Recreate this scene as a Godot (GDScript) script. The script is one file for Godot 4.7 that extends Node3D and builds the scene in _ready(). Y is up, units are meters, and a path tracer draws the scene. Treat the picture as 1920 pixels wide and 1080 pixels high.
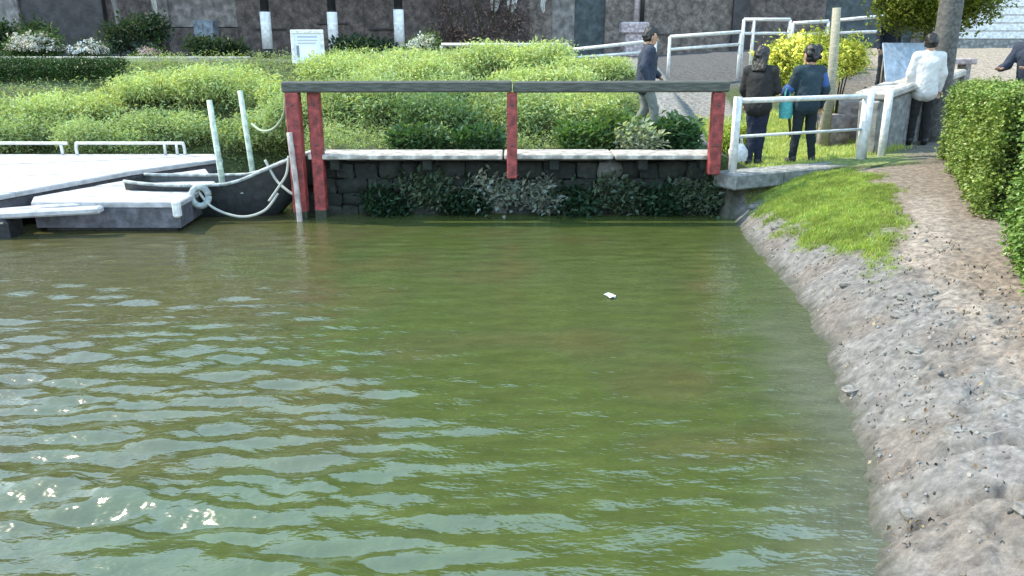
extends Node3D

var rng := RandomNumberGenerator.new()
var M := {}
var taken := {}
var tex_cache := {}
var bank_noise := FastNoiseLite.new()
var patch_noise := FastNoiseLite.new()
var wave_set := []

# ------------------------------------------------------------------ naming
func numbered(called: String) -> String:
	if not taken.has(called):
		taken[called] = 0
		return called
	taken[called] += 1
	return "%s_%03d" % [called, taken[called]]

func tag(o: Node, label := "", category := "", group := "", kind := ""):
	if label != "": o.set_meta("label", label)
	if category != "": o.set_meta("category", category)
	if group != "": o.set_meta("group", group)
	if kind != "": o.set_meta("kind", kind)
	return o

func thing(called: String, at: Vector3, label: String, category: String, group := "", turn := 0.0) -> Node3D:
	var o := Node3D.new()
	o.name = numbered(called)
	add_child(o, true)
	o.position = at
	o.rotation.y = turn
	tag(o, label, category, group)
	return o

func mesh_node(called: String, mesh: Mesh, m: Material, parent: Node = null) -> MeshInstance3D:
	var o := MeshInstance3D.new()
	o.mesh = mesh
	o.material_override = m
	if parent == null:
		o.name = numbered(called)
		add_child(o, true)
	else:
		o.name = called
		parent.add_child(o, true)
	return o

func obj(called: String, st: SurfaceTool, m: Material, parent: Node = null) -> MeshInstance3D:
	st.generate_normals()
	return mesh_node(called, st.commit(), m, parent)

# ------------------------------------------------------------------ shapes
func begin(smooth := false) -> SurfaceTool:
	var st := SurfaceTool.new()
	st.begin(Mesh.PRIMITIVE_TRIANGLES)
	st.set_smooth_group(0 if smooth else -1)
	return st

func tri(st: SurfaceTool, a: Vector3, b: Vector3, c: Vector3, inside: Vector3):
	# a triangle of a convex body, turned so that its front faces away from the inside
	var n := (c - a).cross(b - a)
	if n.dot((a + b + c) / 3.0 - inside) < 0.0:
		var t := b
		b = c
		c = t
	st.add_vertex(a); st.add_vertex(b); st.add_vertex(c)

func quad(st: SurfaceTool, a: Vector3, b: Vector3, c: Vector3, d: Vector3, inside: Vector3):
	tri(st, a, b, c, inside)
	tri(st, a, c, d, inside)

func cbox(st: SurfaceTool, size: Vector3, xf: Transform3D, ch := 0.008):
	var h := size * 0.5
	ch = min(ch, min(h.x, min(h.y, h.z)) * 0.6)
	var o := xf.origin
	for ax in 3:
		var u := (ax + 1) % 3
		var v := (ax + 2) % 3
		for s in [-1.0, 1.0]:
			var p := []
			for q in [[-1, -1], [1, -1], [1, 1], [-1, 1]]:
				var w := Vector3.ZERO
				w[ax] = s * h[ax]
				w[u] = q[0] * (h[u] - ch)
				w[v] = q[1] * (h[v] - ch)
				p.append(xf * w)
			quad(st, p[0], p[1], p[2], p[3], o)
	for ax in 3:
		var u := (ax + 1) % 3
		var v := (ax + 2) % 3
		for su in [-1.0, 1.0]:
			for sv in [-1.0, 1.0]:
				var p := []
				for s in [-1.0, 1.0]:
					var w := Vector3.ZERO
					w[ax] = s * (h[ax] - ch); w[u] = su * h[u]; w[v] = sv * (h[v] - ch)
					p.append(xf * w)
					w[u] = su * (h[u] - ch); w[v] = sv * h[v]
					p.append(xf * w)
				quad(st, p[0], p[1], p[3], p[2], o)
	for sx in [-1.0, 1.0]:
		for sy in [-1.0, 1.0]:
			for sz in [-1.0, 1.0]:
				tri(st, xf * Vector3(sx * h.x, sy * (h.y - ch), sz * (h.z - ch)), xf * Vector3(sx * (h.x - ch), sy * h.y, sz * (h.z - ch)), xf * Vector3(sx * (h.x - ch), sy * (h.y - ch), sz * h.z), o)

func box_at(st: SurfaceTool, size: Vector3, at: Vector3, ch := 0.008, turn := Vector3.ZERO):
	cbox(st, size, Transform3D(Basis.from_euler(turn), at), ch)

func bar(st: SurfaceTool, a: Vector3, b: Vector3, w: float, h: float, ch := 0.006):
	# a beam of section w (sideways) x h (upwards) between two points
	var d := (b - a).normalized()
	var up := Vector3.UP if absf(d.y) < 0.9 else Vector3.FORWARD
	var x := up.cross(d).normalized()
	var y := d.cross(x)
	cbox(st, Vector3(w, h, a.distance_to(b)), Transform3D(Basis(x, y, d), (a + b) * 0.5), ch)

func tube(st: SurfaceTool, pts: Array, radii, sides := 8, cap := true):
	var n := pts.size()
	var rings := []
	var side := Vector3.ZERO
	for i in n:
		var d: Vector3 = (pts[min(i + 1, n - 1)] - pts[max(i - 1, 0)]).normalized()
		if side == Vector3.ZERO:
			side = d.cross(Vector3.UP if absf(d.y) < 0.9 else Vector3.RIGHT).normalized()
		side = (side - d * side.dot(d)).normalized()
		var up := d.cross(side)
		var r: float = radii[i] if radii is Array else radii
		var ring := []
		for k in sides:
			var a := TAU * k / sides
			ring.append(pts[i] + (side * cos(a) + up * sin(a)) * r)
		rings.append(ring)
	for i in n - 1:
		var mid: Vector3 = (pts[i] + pts[i + 1]) * 0.5
		for k in sides:
			var k2 := (k + 1) % sides
			quad(st, rings[i][k], rings[i][k2], rings[i + 1][k2], rings[i + 1][k], mid)
	if cap:
		for k in range(1, sides - 1):
			tri(st, rings[0][0], rings[0][k], rings[0][k + 1], pts[1])
			tri(st, rings[n - 1][0], rings[n - 1][k], rings[n - 1][k + 1], pts[n - 2])

func smooth_path(pts: Array, per := 6) -> Array:
	var out := []
	var n := pts.size()
	for i in n - 1:
		for k in per:
			out.append(pts[i].cubic_interpolate(pts[i + 1], pts[max(i - 1, 0)], pts[min(i + 2, n - 1)], float(k) / per))
	out.append(pts[n - 1])
	return out

func prism(st: SurfaceTool, poly: PackedVector2Array, y0: float, y1: float, ch := 0.012):
	# an upright prism over a convex outline (x, z) with a chamfered top edge
	var n := poly.size()
	var c := Vector2.ZERO
	for p in poly: c += p
	c /= n
	var mid := Vector3(c.x, (y0 + y1) * 0.5, c.y)
	var top := []
	for p in poly:
		top.append(p + (c - p).normalized() * ch * 1.3)
	for i in n:
		var j := (i + 1) % n
		var a := Vector3(poly[i].x, y0, poly[i].y)
		var b := Vector3(poly[j].x, y0, poly[j].y)
		var a1 := Vector3(poly[i].x, y1 - ch, poly[i].y)
		var b1 := Vector3(poly[j].x, y1 - ch, poly[j].y)
		var a2 := Vector3(top[i].x, y1, top[i].y)
		var b2 := Vector3(top[j].x, y1, top[j].y)
		quad(st, a, b, b1, a1, mid)
		quad(st, a1, b1, b2, a2, mid)
		if i > 0 and i < n - 1:
			tri(st, Vector3(top[0].x, y1, top[0].y), a2, b2, mid)
			tri(st, Vector3(poly[0].x, y0, poly[0].y), a, b, mid)

func rock_mesh(k: int, squash := 1.0) -> ArrayMesh:
	# a rough block of 48 triangles, about one metre each way
	var r := RandomNumberGenerator.new()
	r.seed = 500 + k
	var st := begin(k % 2 == 0)
	var pts := {}
	for ax in 3:
		for s in [-1, 1]:
			for i in 2:
				for j in 2:
					var q := []
					for c in [[0, 0], [1, 0], [1, 1], [0, 1]]:
						var key := Vector3i.ZERO
						key[ax] = s
						key[(ax + 1) % 3] = i + c[0] - 1
						key[(ax + 2) % 3] = j + c[1] - 1
						if not pts.has(key):
							var v := Vector3(key)
							v = v.normalized() * lerpf(0.5, 0.62, r.randf()) * lerpf(1.0, v.length(), 0.45 * squash)
							pts[key] = v
						q.append(pts[key])
					quad(st, q[0], q[1], q[2], q[3], Vector3.ZERO)
	st.generate_normals()
	return st.commit()

# ------------------------------------------------------------------ foliage
func leaf_cluster(count: int, length: float, width: float, spread: float, sd: int, droop := 0.2) -> ArrayMesh:
	var r := RandomNumberGenerator.new()
	r.seed = sd
	var st := begin()
	for i in count:
		var at := Vector3(r.randfn(), r.randfn(), r.randfn()) * spread * 0.5
		var d := Vector3(r.randf_range(-1, 1), r.randf_range(-0.5, 1.0) - droop, r.randf_range(-1, 1)).normalized()
		var s := d.cross(Vector3(r.randf_range(-0.4, 0.4), 1, r.randf_range(-0.4, 0.4))).normalized()
		var n := s.cross(d)
		var l := length * r.randf_range(0.6, 1.25)
		var w := width * r.randf_range(0.7, 1.2) * 0.5
		var a := at
		var tip := at + d * l - n * l * 0.12
		var m1 := at + d * l * 0.45 + s * w + n * w * 0.3
		var m2 := at + d * l * 0.45 - s * w + n * w * 0.3
		for v in [a, m1, tip, a, tip, m2]:
			st.add_vertex(v)
	st.generate_normals()
	return st.commit()

func blades(count: int, h: float, w: float, spread: float, sd: int) -> ArrayMesh:
	var r := RandomNumberGenerator.new()
	r.seed = sd
	var st := begin()
	for i in count:
		var at := Vector3(r.randf_range(-1, 1), 0, r.randf_range(-1, 1)) * spread
		var a := r.randf() * TAU
		var s := Vector3(cos(a), 0, sin(a)) * w * 0.5
		var lean := Vector3(r.randf_range(-1, 1), 0, r.randf_range(-1, 1)) * h * 0.5
		var hh := h * r.randf_range(0.55, 1.2)
		var m := at + lean * 0.35 + Vector3.UP * hh * 0.6
		var t := at + lean + Vector3.UP * hh
		for v in [at - s, at + s, m + s * 0.6, at - s, m + s * 0.6, m - s * 0.6, m - s * 0.6, m + s * 0.6, t]:
			st.add_vertex(v)
	st.generate_normals()
	return st.commit()

func scatter(called: String, mesh: Mesh, m: Material, xfs: Array, cols: Array, parent: Node = null) -> MultiMeshInstance3D:
	var mm := MultiMesh.new()
	mm.transform_format = MultiMesh.TRANSFORM_3D
	mm.use_colors = true
	mm.mesh = mesh
	mm.instance_count = xfs.size()
	for i in xfs.size():
		mm.set_instance_transform(i, xfs[i])
		mm.set_instance_color(i, cols[i])
	var o := MultiMeshInstance3D.new()
	o.multimesh = mm
	o.material_override = m
	if parent == null:
		o.name = numbered(called)
		add_child(o, true)
	else:
		o.name = called
		parent.add_child(o, true)
	o.set_meta("kind", "stuff")
	return o

func turned(at: Vector3, s: float) -> Transform3D:
	return Transform3D(Basis.from_euler(Vector3(rng.randf_range(-0.7, 0.7), rng.randf() * TAU, rng.randf_range(-0.7, 0.7))).scaled(Vector3.ONE * s), at)

func tone(c: Color, v: float) -> Color:
	var k := 1.0 + rng.randf_range(-v, v)
	var y := rng.randf_range(-0.12, 0.12)
	return Color(c.r * k * (1.0 + y), c.g * k, c.b * k * (1.0 - y))

func blob(centres: Array, count: int, s: float, col: Color, v := 0.3, ground := 0.05) -> Array:
	# leaf clumps through the outer part of several uneven ellipsoids [centre, radii]; gives [transforms, colours]
	var xfs := []
	var cols := []
	var nz := FastNoiseLite.new()
	nz.seed = rng.randi() % 10000
	nz.frequency = 1.3
	var tries := 0
	while xfs.size() < count and tries < count * 6:
		tries += 1
		var e = centres[rng.randi() % centres.size()]
		var d := Vector3(rng.randfn(), rng.randfn(), rng.randfn()).normalized()
		var lump := 1.0 + 0.42 * nz.get_noise_3dv(d * 1.6 + e[0])
		if nz.get_noise_3dv(d * 3.3 - e[0] * 2.0) < -0.28: continue
		var r := pow(rng.randf_range(0.22, 1.0), 0.45) * lump
		var p: Vector3 = e[0] + d * e[1] * r
		if p.y < ground: continue
		xfs.append(turned(p, s * rng.randf_range(0.7, 1.3)))
		var clump := 1.0 + 0.35 * nz.get_noise_3dv(p * 2.4)
		cols.append(tone(col * clump, v))
	return [xfs, cols]

# ------------------------------------------------------------------ materials
func noise_tex(key: String, freq: float, lo: float, hi: float, octaves := 4, normal := 0.0, kind := FastNoiseLite.TYPE_SIMPLEX_SMOOTH, size := 512, gain := 0.6) -> NoiseTexture2D:
	if tex_cache.has(key): return tex_cache[key]
	var n := FastNoiseLite.new()
	n.noise_type = kind
	n.frequency = freq
	n.fractal_octaves = octaves
	n.fractal_gain = gain
	n.seed = key.hash() % 1000
	var t := NoiseTexture2D.new()
	t.width = size; t.height = size
	t.seamless = true
	t.noise = n
	if normal > 0.0:
		t.as_normal_map = true
		t.bump_strength = normal
	else:
		var g := Gradient.new()
		g.set_color(0, Color(lo, lo, lo)); g.set_color(1, Color(hi, hi, hi))
		t.color_ramp = g
	tex_cache[key] = t
	return t

func mat(key: String, col: Color, rough := 0.8, look := "mottle", scale := 1.0, bump := 0.5) -> StandardMaterial3D:
	var m := StandardMaterial3D.new()
	m.resource_name = key
	m.albedo_color = col.linear_to_srgb()
	m.roughness = rough
	if look != "":
		m.uv1_triplanar = true
		m.uv1_world_triplanar = true
		m.uv1_scale = Vector3.ONE * scale
		match look:
			"mottle": m.albedo_texture = noise_tex("mottle", 0.012, 0.68, 1.0, 5)
			"grain": m.albedo_texture = noise_tex("grain", 0.05, 0.6, 1.0, 5)
			"dirty": m.albedo_texture = noise_tex("dirty", 0.008, 0.5, 1.05, 6)
			"earth": m.albedo_texture = noise_tex("earth", 0.012, 0.38, 1.12, 7, 0.0, FastNoiseLite.TYPE_SIMPLEX_SMOOTH, 1024, 0.8)
			"cells": m.albedo_texture = noise_tex("cells", 0.03, 0.55, 1.0, 2, 0.0, FastNoiseLite.TYPE_CELLULAR)
			"wood":
				m.albedo_texture = noise_tex("wood", 0.03, 0.55, 1.0, 4)
				m.uv1_scale = Vector3(scale * 0.12, scale, scale)
		if bump > 0.0:
			m.normal_enabled = true
			m.normal_texture = noise_tex("relief", 0.03, 0, 1, 5, 6.0)
			m.normal_scale = bump
	M[key] = m
	return m

func leaf_mat(key: String, through: Color, rough := 0.55) -> StandardMaterial3D:
	var m := StandardMaterial3D.new()
	m.resource_name = key
	m.albedo_color = Color.WHITE
	m.vertex_color_use_as_albedo = true
	m.roughness = rough
	m.metallic_specular = 0.35
	m.cull_mode = BaseMaterial3D.CULL_DISABLED
	m.backlight_enabled = true
	m.backlight = through
	M[key] = m
	return m

func make_materials():
	mat("red_paint", Color(0.39, 0.065, 0.06), 0.6, "dirty", 1.6)
	mat("grey_timber", Color(0.13, 0.135, 0.115), 0.85, "wood", 2.0)
	mat("slab", Color(0.58, 0.54, 0.48), 0.85, "dirty", 1.2)
	mat("white_paint", Color(0.84, 0.83, 0.80), 0.5, "mottle", 1.3, 0.2)
	mat("pale_pipe", Color(0.62, 0.52, 0.48), 0.5, "dirty", 1.3, 0.2)
	mat("deck_white", Color(0.50, 0.485, 0.49), 0.7, "mottle", 0.7, 0.25)
	mat("deck_side", Color(0.13, 0.125, 0.145), 0.7, "dirty", 1.0, 0.4)
	mat("float_black", Color(0.02, 0.02, 0.022), 0.6, "mottle", 1.0)
	mat("hull", Color(0.035, 0.042, 0.045), 0.45, "dirty", 2.0)
	mat("gunwale", Color(0.45, 0.50, 0.48), 0.6, "dirty", 2.0)
	mat("pale_pole", Color(0.66, 0.77, 0.62), 0.6, "dirty", 2.0)
	mat("rope", Color(0.55, 0.56, 0.50), 0.95, "grain", 6.0)
	mat("rope_green", Color(0.42, 0.52, 0.34), 0.95, "grain", 6.0)
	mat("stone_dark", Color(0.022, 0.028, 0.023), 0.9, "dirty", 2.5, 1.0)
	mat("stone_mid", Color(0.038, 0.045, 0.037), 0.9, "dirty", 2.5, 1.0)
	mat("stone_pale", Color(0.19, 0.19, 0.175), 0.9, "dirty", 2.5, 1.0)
	mat("stone_pink", Color(0.42, 0.35, 0.33), 0.9, "dirty", 2.0, 1.0)
	mat("pebble", Color(0.28, 0.265, 0.24), 0.9, "dirty", 4.0, 1.0)
	mat("concrete", Color(0.36, 0.36, 0.34), 0.9, "dirty", 1.5, 0.7)
	mat("sandy_slab", Color(0.40, 0.335, 0.275), 0.9, "earth", 1.5, 0.8)
	mat("bark", Color(0.16, 0.155, 0.14), 0.95, "dirty", 3.0, 1.6)
	mat("pale_wood", Color(0.50, 0.46, 0.34), 0.85, "wood", 3.0)
	mat("algae", Color(0.035, 0.05, 0.022), 0.5, "dirty", 3.0)
	mat("twig", Color(0.06, 0.05, 0.03), 0.95, "mottle", 3.0)
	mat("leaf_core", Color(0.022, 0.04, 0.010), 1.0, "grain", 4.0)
	mat("panel_blue", Color(0.40, 0.50, 0.62), 0.35, "mottle", 1.0, 0.0)
	mat("slate_wall", Color(0.165, 0.132, 0.118), 0.85, "earth", 0.22, 0.4)
	mat("slate_dark", Color(0.055, 0.048, 0.05), 0.6, "dirty", 0.6, 0.3)
	mat("brown_wall", Color(0.155, 0.122, 0.11), 0.85, "earth", 0.25, 0.5)
	mat("warm_wall", Color(0.25, 0.205, 0.175), 0.85, "earth", 0.25, 0.5)
	mat("teal_dark", Color(0.07, 0.095, 0.10), 0.7, "dirty", 0.8, 0.3)
	mat("pale_wall", Color(0.28, 0.255, 0.235), 0.8, "dirty", 0.7, 0.3)
	mat("pink_stone", Color(0.62, 0.52, 0.53), 0.8, "dirty", 2.0, 0.4)
	mat("black_paint", Color(0.02, 0.02, 0.023), 0.5, "mottle", 1.0)
	mat("roof_tile", Color(0.09, 0.075, 0.07), 0.9, "dirty", 1.0)
	mat("cabinet", Color(0.26, 0.31, 0.36), 0.6, "dirty", 1.0, 0.1)
	mat("cloth_white", Color(0.75, 0.73, 0.68), 0.95, "mottle", 2.0, 0.4)
	mat("bag_white", Color(0.80, 0.82, 0.85), 0.5, "mottle", 3.0, 0.5)
	mat("turquoise", Color(0.10, 0.45, 0.45), 0.8, "mottle", 3.0, 0.4)
	mat("navy", Color(0.014, 0.022, 0.055), 0.9, "grain", 6.0, 0.5)
	mat("charcoal", Color(0.022, 0.022, 0.022), 0.9, "grain", 6.0, 0.5)
	mat("slate_cloth", Color(0.035, 0.05, 0.085), 0.9, "grain", 6.0, 0.5)
	mat("teal_cloth", Color(0.022, 0.05, 0.07), 0.9, "grain", 6.0, 0.5)
	mat("blue_cloth", Color(0.05, 0.13, 0.38), 0.85, "grain", 6.0, 0.5)
	mat("dark_jeans", Color(0.012, 0.022, 0.032), 0.9, "grain", 6.0, 0.5)
	mat("green_jeans", Color(0.012, 0.03, 0.032), 0.9, "grain", 6.0, 0.5)
	mat("grey_trousers", Color(0.26, 0.28, 0.25), 0.9, "grain", 6.0, 0.5)
	mat("white_shirt", Color(0.52, 0.51, 0.49), 0.9, "", 1.0, 0.0)
	mat("shoe", Color(0.05, 0.05, 0.05), 0.7, "grain", 6.0, 0.2)
	mat("pale_shoe", Color(0.45, 0.45, 0.43), 0.7, "grain", 6.0, 0.2)
	mat("hair", Color(0.010, 0.008, 0.007), 0.5, "grain", 9.0, 1.2)
	var sk := mat("skin", Color.WHITE, 0.6, "", 1.0, 0.0)
	sk.vertex_color_use_as_albedo = true
	leaf_mat("leaf", Color(0.85, 0.9, 0.60))
	leaf_mat("leaf_thick", Color(0.45, 0.55, 0.25), 0.4)
	leaf_mat("flower", Color(0.5, 0.5, 0.45), 0.8)
	leaf_mat("dead_leaf", Color(0.2, 0.15, 0.1), 0.9)
	leaf_mat("blade", Color(0.7, 0.8, 0.4), 0.6)
	# the ground's own colours are vertex colours; texture adds grain and relief
	var g := mat("ground", Color.WHITE, 0.95, "earth", 0.8, 0.5)
	g.normal_texture = noise_tex("earth_relief", 0.012, 0, 1, 7, 9.0, FastNoiseLite.TYPE_SIMPLEX_SMOOTH, 1024, 0.78)
	g.vertex_color_use_as_albedo = true
	# murky green pond water
	var w := StandardMaterial3D.new()
	w.resource_name = "pond"
	w.vertex_color_use_as_albedo = true
	w.normal_enabled = true
	w.normal_texture = noise_tex("ripple", 0.022, 0, 1, 3, 5.0)
	w.normal_scale = 0.5
	w.albedo_texture = noise_tex("murk", 0.006, 0.82, 1.0, 4)
	w.uv1_triplanar = true
	w.uv1_world_triplanar = true
	w.uv1_scale = Vector3(0.6, 1.0, 1.5)
	w.roughness = 0.13
	w.metallic_specular = 0.75
	M["pond"] = w

# ------------------------------------------------------------------ the lie of the land
var shore_pts := [Vector2(-1.6, 3.0), Vector2(-1.0, 2.0), Vector2(-0.2, 1.5), Vector2(0.75, 0.0), Vector2(1.2, -1.5), Vector2(1.54, -2.82), Vector2(1.68, -3.21), Vector2(1.89, -3.81), Vector2(2.06, -4.48), Vector2(2.35, -5.6), Vector2(2.56, -7.0), Vector2(2.72, -8.94), Vector2(2.95, -10.69), Vector2(2.95, -30)]

func shore(z: float) -> float:
	if z >= 3.0: return -1.6 - (z - 3.0) * 0.3
	for i in shore_pts.size() - 1:
		if z >= shore_pts[i + 1].y:
			var t: float = (z - shore_pts[i].y) / (shore_pts[i + 1].y - shore_pts[i].y)
			return lerpf(shore_pts[i].x, shore_pts[i + 1].x, t) + 0.06 * patch_noise.get_noise_1d(z * 2.6) + 0.03 * patch_noise.get_noise_1d(z * 9.0)
	return 2.95

func back_edge(x: float) -> float:
	return lerpf(-13.75, -10.74, smoothstep(-3.9, -2.85, x))

func land(x: float, z: float) -> float:
	var d := x - shore(z)
	var hr := maxf(-0.8, d * 1.1) if d < 0.0 else 0.5 * (1.0 - exp(-d / 0.5)) + 0.05 * minf(d, 5.0)
	if x > 2.7 and x < 9.0:
		# level ground behind the kerb under the white railing
		var behind := -(z + 10.25) - 0.51 * (x - 2.8)
		hr = maxf(hr, lerpf(hr, 0.52, smoothstep(-0.15, 0.1, behind) * smoothstep(2.7, 2.85, x) * (1.0 - smoothstep(5.5, 6.5, x))))
	if z > -10.74:
		if x < -13.0: hr = maxf(hr, minf((-13.0 - x) * 0.3, 0.8))
		return hr
	var plat := 0.52 * smoothstep(2.7, 2.85, x) * (1.0 - smoothstep(5.5, 6.5, x))
	hr = 0.5 * (1.0 - exp(-maxf(x - 2.6, 0.0) / 0.5)) + 0.05 * minf(maxf(x - 2.6, 0.0), 5.0)
	hr = maxf(hr, plat)
	var back := hr + 1.4 * smoothstep(-12.6, -21.0, z)
	var e := back_edge(x) - z
	var hb := -0.8
	if e >= 0.0:
		var w := smoothstep(-3.3, -2.85, x)
		hb = lerpf(minf(0.35, e * 0.8 - 0.2), 0.74, w) + lerpf(1.55, 1.2, w) * smoothstep(0.0, lerpf(3.6, 6.3, w), e)
	return lerpf(hb, back, smoothstep(2.75, 3.4, x))

var crack_lines := [[Vector2(1.84, -3.55), Vector2(2.6, -3.15), 0.09], [Vector2(1.66, -3.05), Vector2(2.05, -2.92), 0.08], [Vector2(2.1, -4.3), Vector2(2.55, -4.15), 0.06], [Vector2(2.45, -3.9), Vector2(2.9, -3.75), 0.05]]

func ground_y(x: float, z: float) -> float:
	var h := land(x, z)
	var d := x - shore(z)
	if z > -10.7 and d > 0.0 and d < 4.0:
		var k := smoothstep(0.0, 0.12, d) * (1.0 - smoothstep(1.0, 2.2, d) * 0.6)
		h += k * (0.02 * bank_noise.get_noise_2d(x * 1.6, z * 1.6) + 0.018 * bank_noise.get_noise_2d(x * 7.0, z * 7.0) + 0.008 * bank_noise.get_noise_2d(x * 22.0, z * 22.0))
		var crack := absf(bank_noise.get_noise_2d(x * 2.3 + 40.0, z * 3.1))
		var crack2 := absf(bank_noise.get_noise_2d(x * 4.3 - 30.0, z * 5.1))
		h -= k * (0.028 * (1.0 - smoothstep(0.0, 0.045, crack)) + 0.01 * (1.0 - smoothstep(0.0, 0.05, crack2))) * (1.0 if z > -6.6 else 0.3)
		if z > -4.6 and x < 3.2:
			for c in crack_lines:
				var q := Vector2(x, z) + Vector2(bank_noise.get_noise_2d(z * 3.0, x * 3.0), bank_noise.get_noise_2d(x * 3.0 + 7.0, z * 3.0)) * 0.07
				var near := Geometry2D.get_closest_point_to_segment(q, c[0], c[1])
				h -= c[2] * (1.0 - smoothstep(0.0, 0.05, q.distance_to(near)))
	elif h > 0.0:
		h += 0.03 * bank_noise.get_noise_2d(x * 1.2, z * 1.2)
	return h

func lawn_amount(x: float, z: float) -> float:
	# the near grass patch between the pond's grey edge and the dirt path
	if z < -10.6 or z > -5.4: return 0.0
	var d := x - shore(z)
	var n := patch_noise.get_noise_2d(x * 2.2, z * 2.2)
	var inner := lerpf(0.5, 0.22, smoothstep(-6.0, -8.5, z))
	var outer := lerpf(0.7, 1.75, smoothstep(-5.8, -9.6, z))
	return smoothstep(inner - 0.06, inner + 0.26, d + n * 0.3) * (1.0 - smoothstep(outer - 0.35, outer + 0.08, d + n * 0.3)) * smoothstep(-5.5, -6.6, z + n * 0.5)

func back_lawn(x: float, z: float) -> float:
	return smoothstep(3.2, 3.5, x) * (1.0 - smoothstep(5.6, 6.2, x + 0.2 * z + 2.4)) * smoothstep(-10.75, -10.95, z) * (1.0 - smoothstep(-14.6, -15.6, z))

var pale_strip := [[Vector2(4.44, -8.35), Vector2(3.38, -6.25), 0.19, 0.9], [Vector2(3.35, -6.2), Vector2(3.05, -5.0), 0.1, 0.6], [Vector2(3.05, -5.0), Vector2(2.7, -3.9), 0.08, 0.5]]

func ground_color(x: float, z: float) -> Color:
	var n := patch_noise.get_noise_2d(x * 1.3, z * 1.3)
	var n2 := patch_noise.get_noise_2d(x * 6.0, z * 6.0)
	var d := x - shore(z)
	var c: Color
	if z > -10.72:
		var mud := Color(0.255, 0.243, 0.226)
		var path := Color(0.30, 0.24, 0.185)
		c = mud.lerp(Color(0.23, 0.20, 0.175), smoothstep(-0.15, 0.35, n))
		c = c.lerp(Color(0.17, 0.16, 0.145), 0.6 * smoothstep(0.15, 0.5, n2))
		c = c.lerp(path, smoothstep(0.75, 1.15, d + n * 0.2))
		# paler strip along the path's edge, blended in with a noisy rim
		for q in pale_strip:
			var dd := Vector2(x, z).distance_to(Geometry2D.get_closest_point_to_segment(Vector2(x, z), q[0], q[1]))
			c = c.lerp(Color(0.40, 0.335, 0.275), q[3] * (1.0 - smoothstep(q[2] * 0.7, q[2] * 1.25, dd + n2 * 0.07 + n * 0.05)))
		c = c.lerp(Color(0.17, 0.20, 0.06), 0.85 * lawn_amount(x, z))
		c = c.lerp(Color(0.11, 0.11, 0.085), 1.0 - smoothstep(0.0, 0.11, d + n2 * 0.05))
		if d > 3.0: c = c.lerp(Color(0.12, 0.14, 0.05), smoothstep(3.0, 4.5, d))
	else:
		c = Color(0.085, 0.12, 0.035)
		c = c.lerp(Color(0.16, 0.13, 0.08), smoothstep(0.0, 0.5, n2) * 0.5)
		# paved path behind the railing, rising to the building
		var pc := lerpf(2.75, 3.3, smoothstep(-11.5, -15.0, z))
		var on := (1.0 - smoothstep(-0.06, 0.06, absf(x - pc) + n2 * 0.05 - lerpf(0.55, 1.0, smoothstep(-12.0, -15.0, z)))) * smoothstep(-11.5, -11.7, z)
		c = c.lerp(Color(0.33, 0.315, 0.29), on)
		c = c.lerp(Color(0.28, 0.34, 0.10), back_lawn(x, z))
		# dirt and paving to the right of the lawn
		var dirt := smoothstep(5.3, 5.9, x + 0.15 * (z + 11.0) + n * 0.2)
		c = c.lerp(Color(0.22, 0.19, 0.15), dirt)
		c = c.lerp(Color(0.44, 0.37, 0.29), dirt * smoothstep(-14.5, -16.0, z) * smoothstep(7.4, 8.2, x))
		c = c.lerp(Color(0.14, 0.135, 0.13), smoothstep(-16.9, -17.3, z) * (1.0 - smoothstep(7.0, 8.0, x)))
		c = c.lerp(Color(0.14, 0.13, 0.14), smoothstep(-21.0, -22.0, z))
	return c

func steps(list: Array) -> PackedFloat32Array:
	# [[from, to, step], ...] as one rising run of grid lines
	var out := PackedFloat32Array()
	for s in list:
		var n := int(round((s[1] - s[0]) / s[2]))
		for i in n: out.append(s[0] + (s[1] - s[0]) * i / n)
	out.append(list[-1][1])
	return out

func sheet(xs: PackedFloat32Array, zs: PackedFloat32Array, height: Callable, color) -> ArrayMesh:
	var nx := xs.size()
	var nz := zs.size()
	var v := PackedVector3Array(); v.resize(nx * nz)
	var nn := PackedVector3Array(); nn.resize(nx * nz)
	var cc := PackedColorArray()
	if color != null: cc.resize(nx * nz)
	for j in nz:
		for i in nx:
			v[j * nx + i] = Vector3(xs[i], height.call(xs[i], zs[j]), zs[j])
			if color != null: cc[j * nx + i] = color.call(xs[i], zs[j])
	for j in nz:
		for i in nx:
			var a := v[j * nx + max(i - 1, 0)]
			var b := v[j * nx + min(i + 1, nx - 1)]
			var c := v[max(j - 1, 0) * nx + i]
			var d := v[min(j + 1, nz - 1) * nx + i]
			nn[j * nx + i] = (d - c).cross(b - a).normalized()
	var idx := PackedInt32Array()
	for j in nz - 1:
		for i in nx - 1:
			var p := j * nx + i
			idx.append_array([p, p + 1, p + nx, p + 1, p + nx + 1, p + nx])
	var arr := []
	arr.resize(Mesh.ARRAY_MAX)
	arr[Mesh.ARRAY_VERTEX] = v
	arr[Mesh.ARRAY_NORMAL] = nn
	arr[Mesh.ARRAY_INDEX] = idx
	if color != null: arr[Mesh.ARRAY_COLOR] = cc
	var me := ArrayMesh.new()
	me.add_surface_from_arrays(Mesh.PRIMITIVE_TRIANGLES, arr)
	return me

func make_waves():
	var r := RandomNumberGenerator.new()
	r.seed = 77
	for i in 20:
		var lam := 0.10 * pow(1.10, i)
		var a := r.randfn(0.15, 0.5) if i > 7 else r.randfn(0.1, 0.8)
		wave_set.append([sin(a) * TAU / lam, cos(a) * TAU / lam, r.randf() * TAU, lam / TAU * (0.08 if i < 15 else (0.05 if i < 18 else 0.03))])

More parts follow.
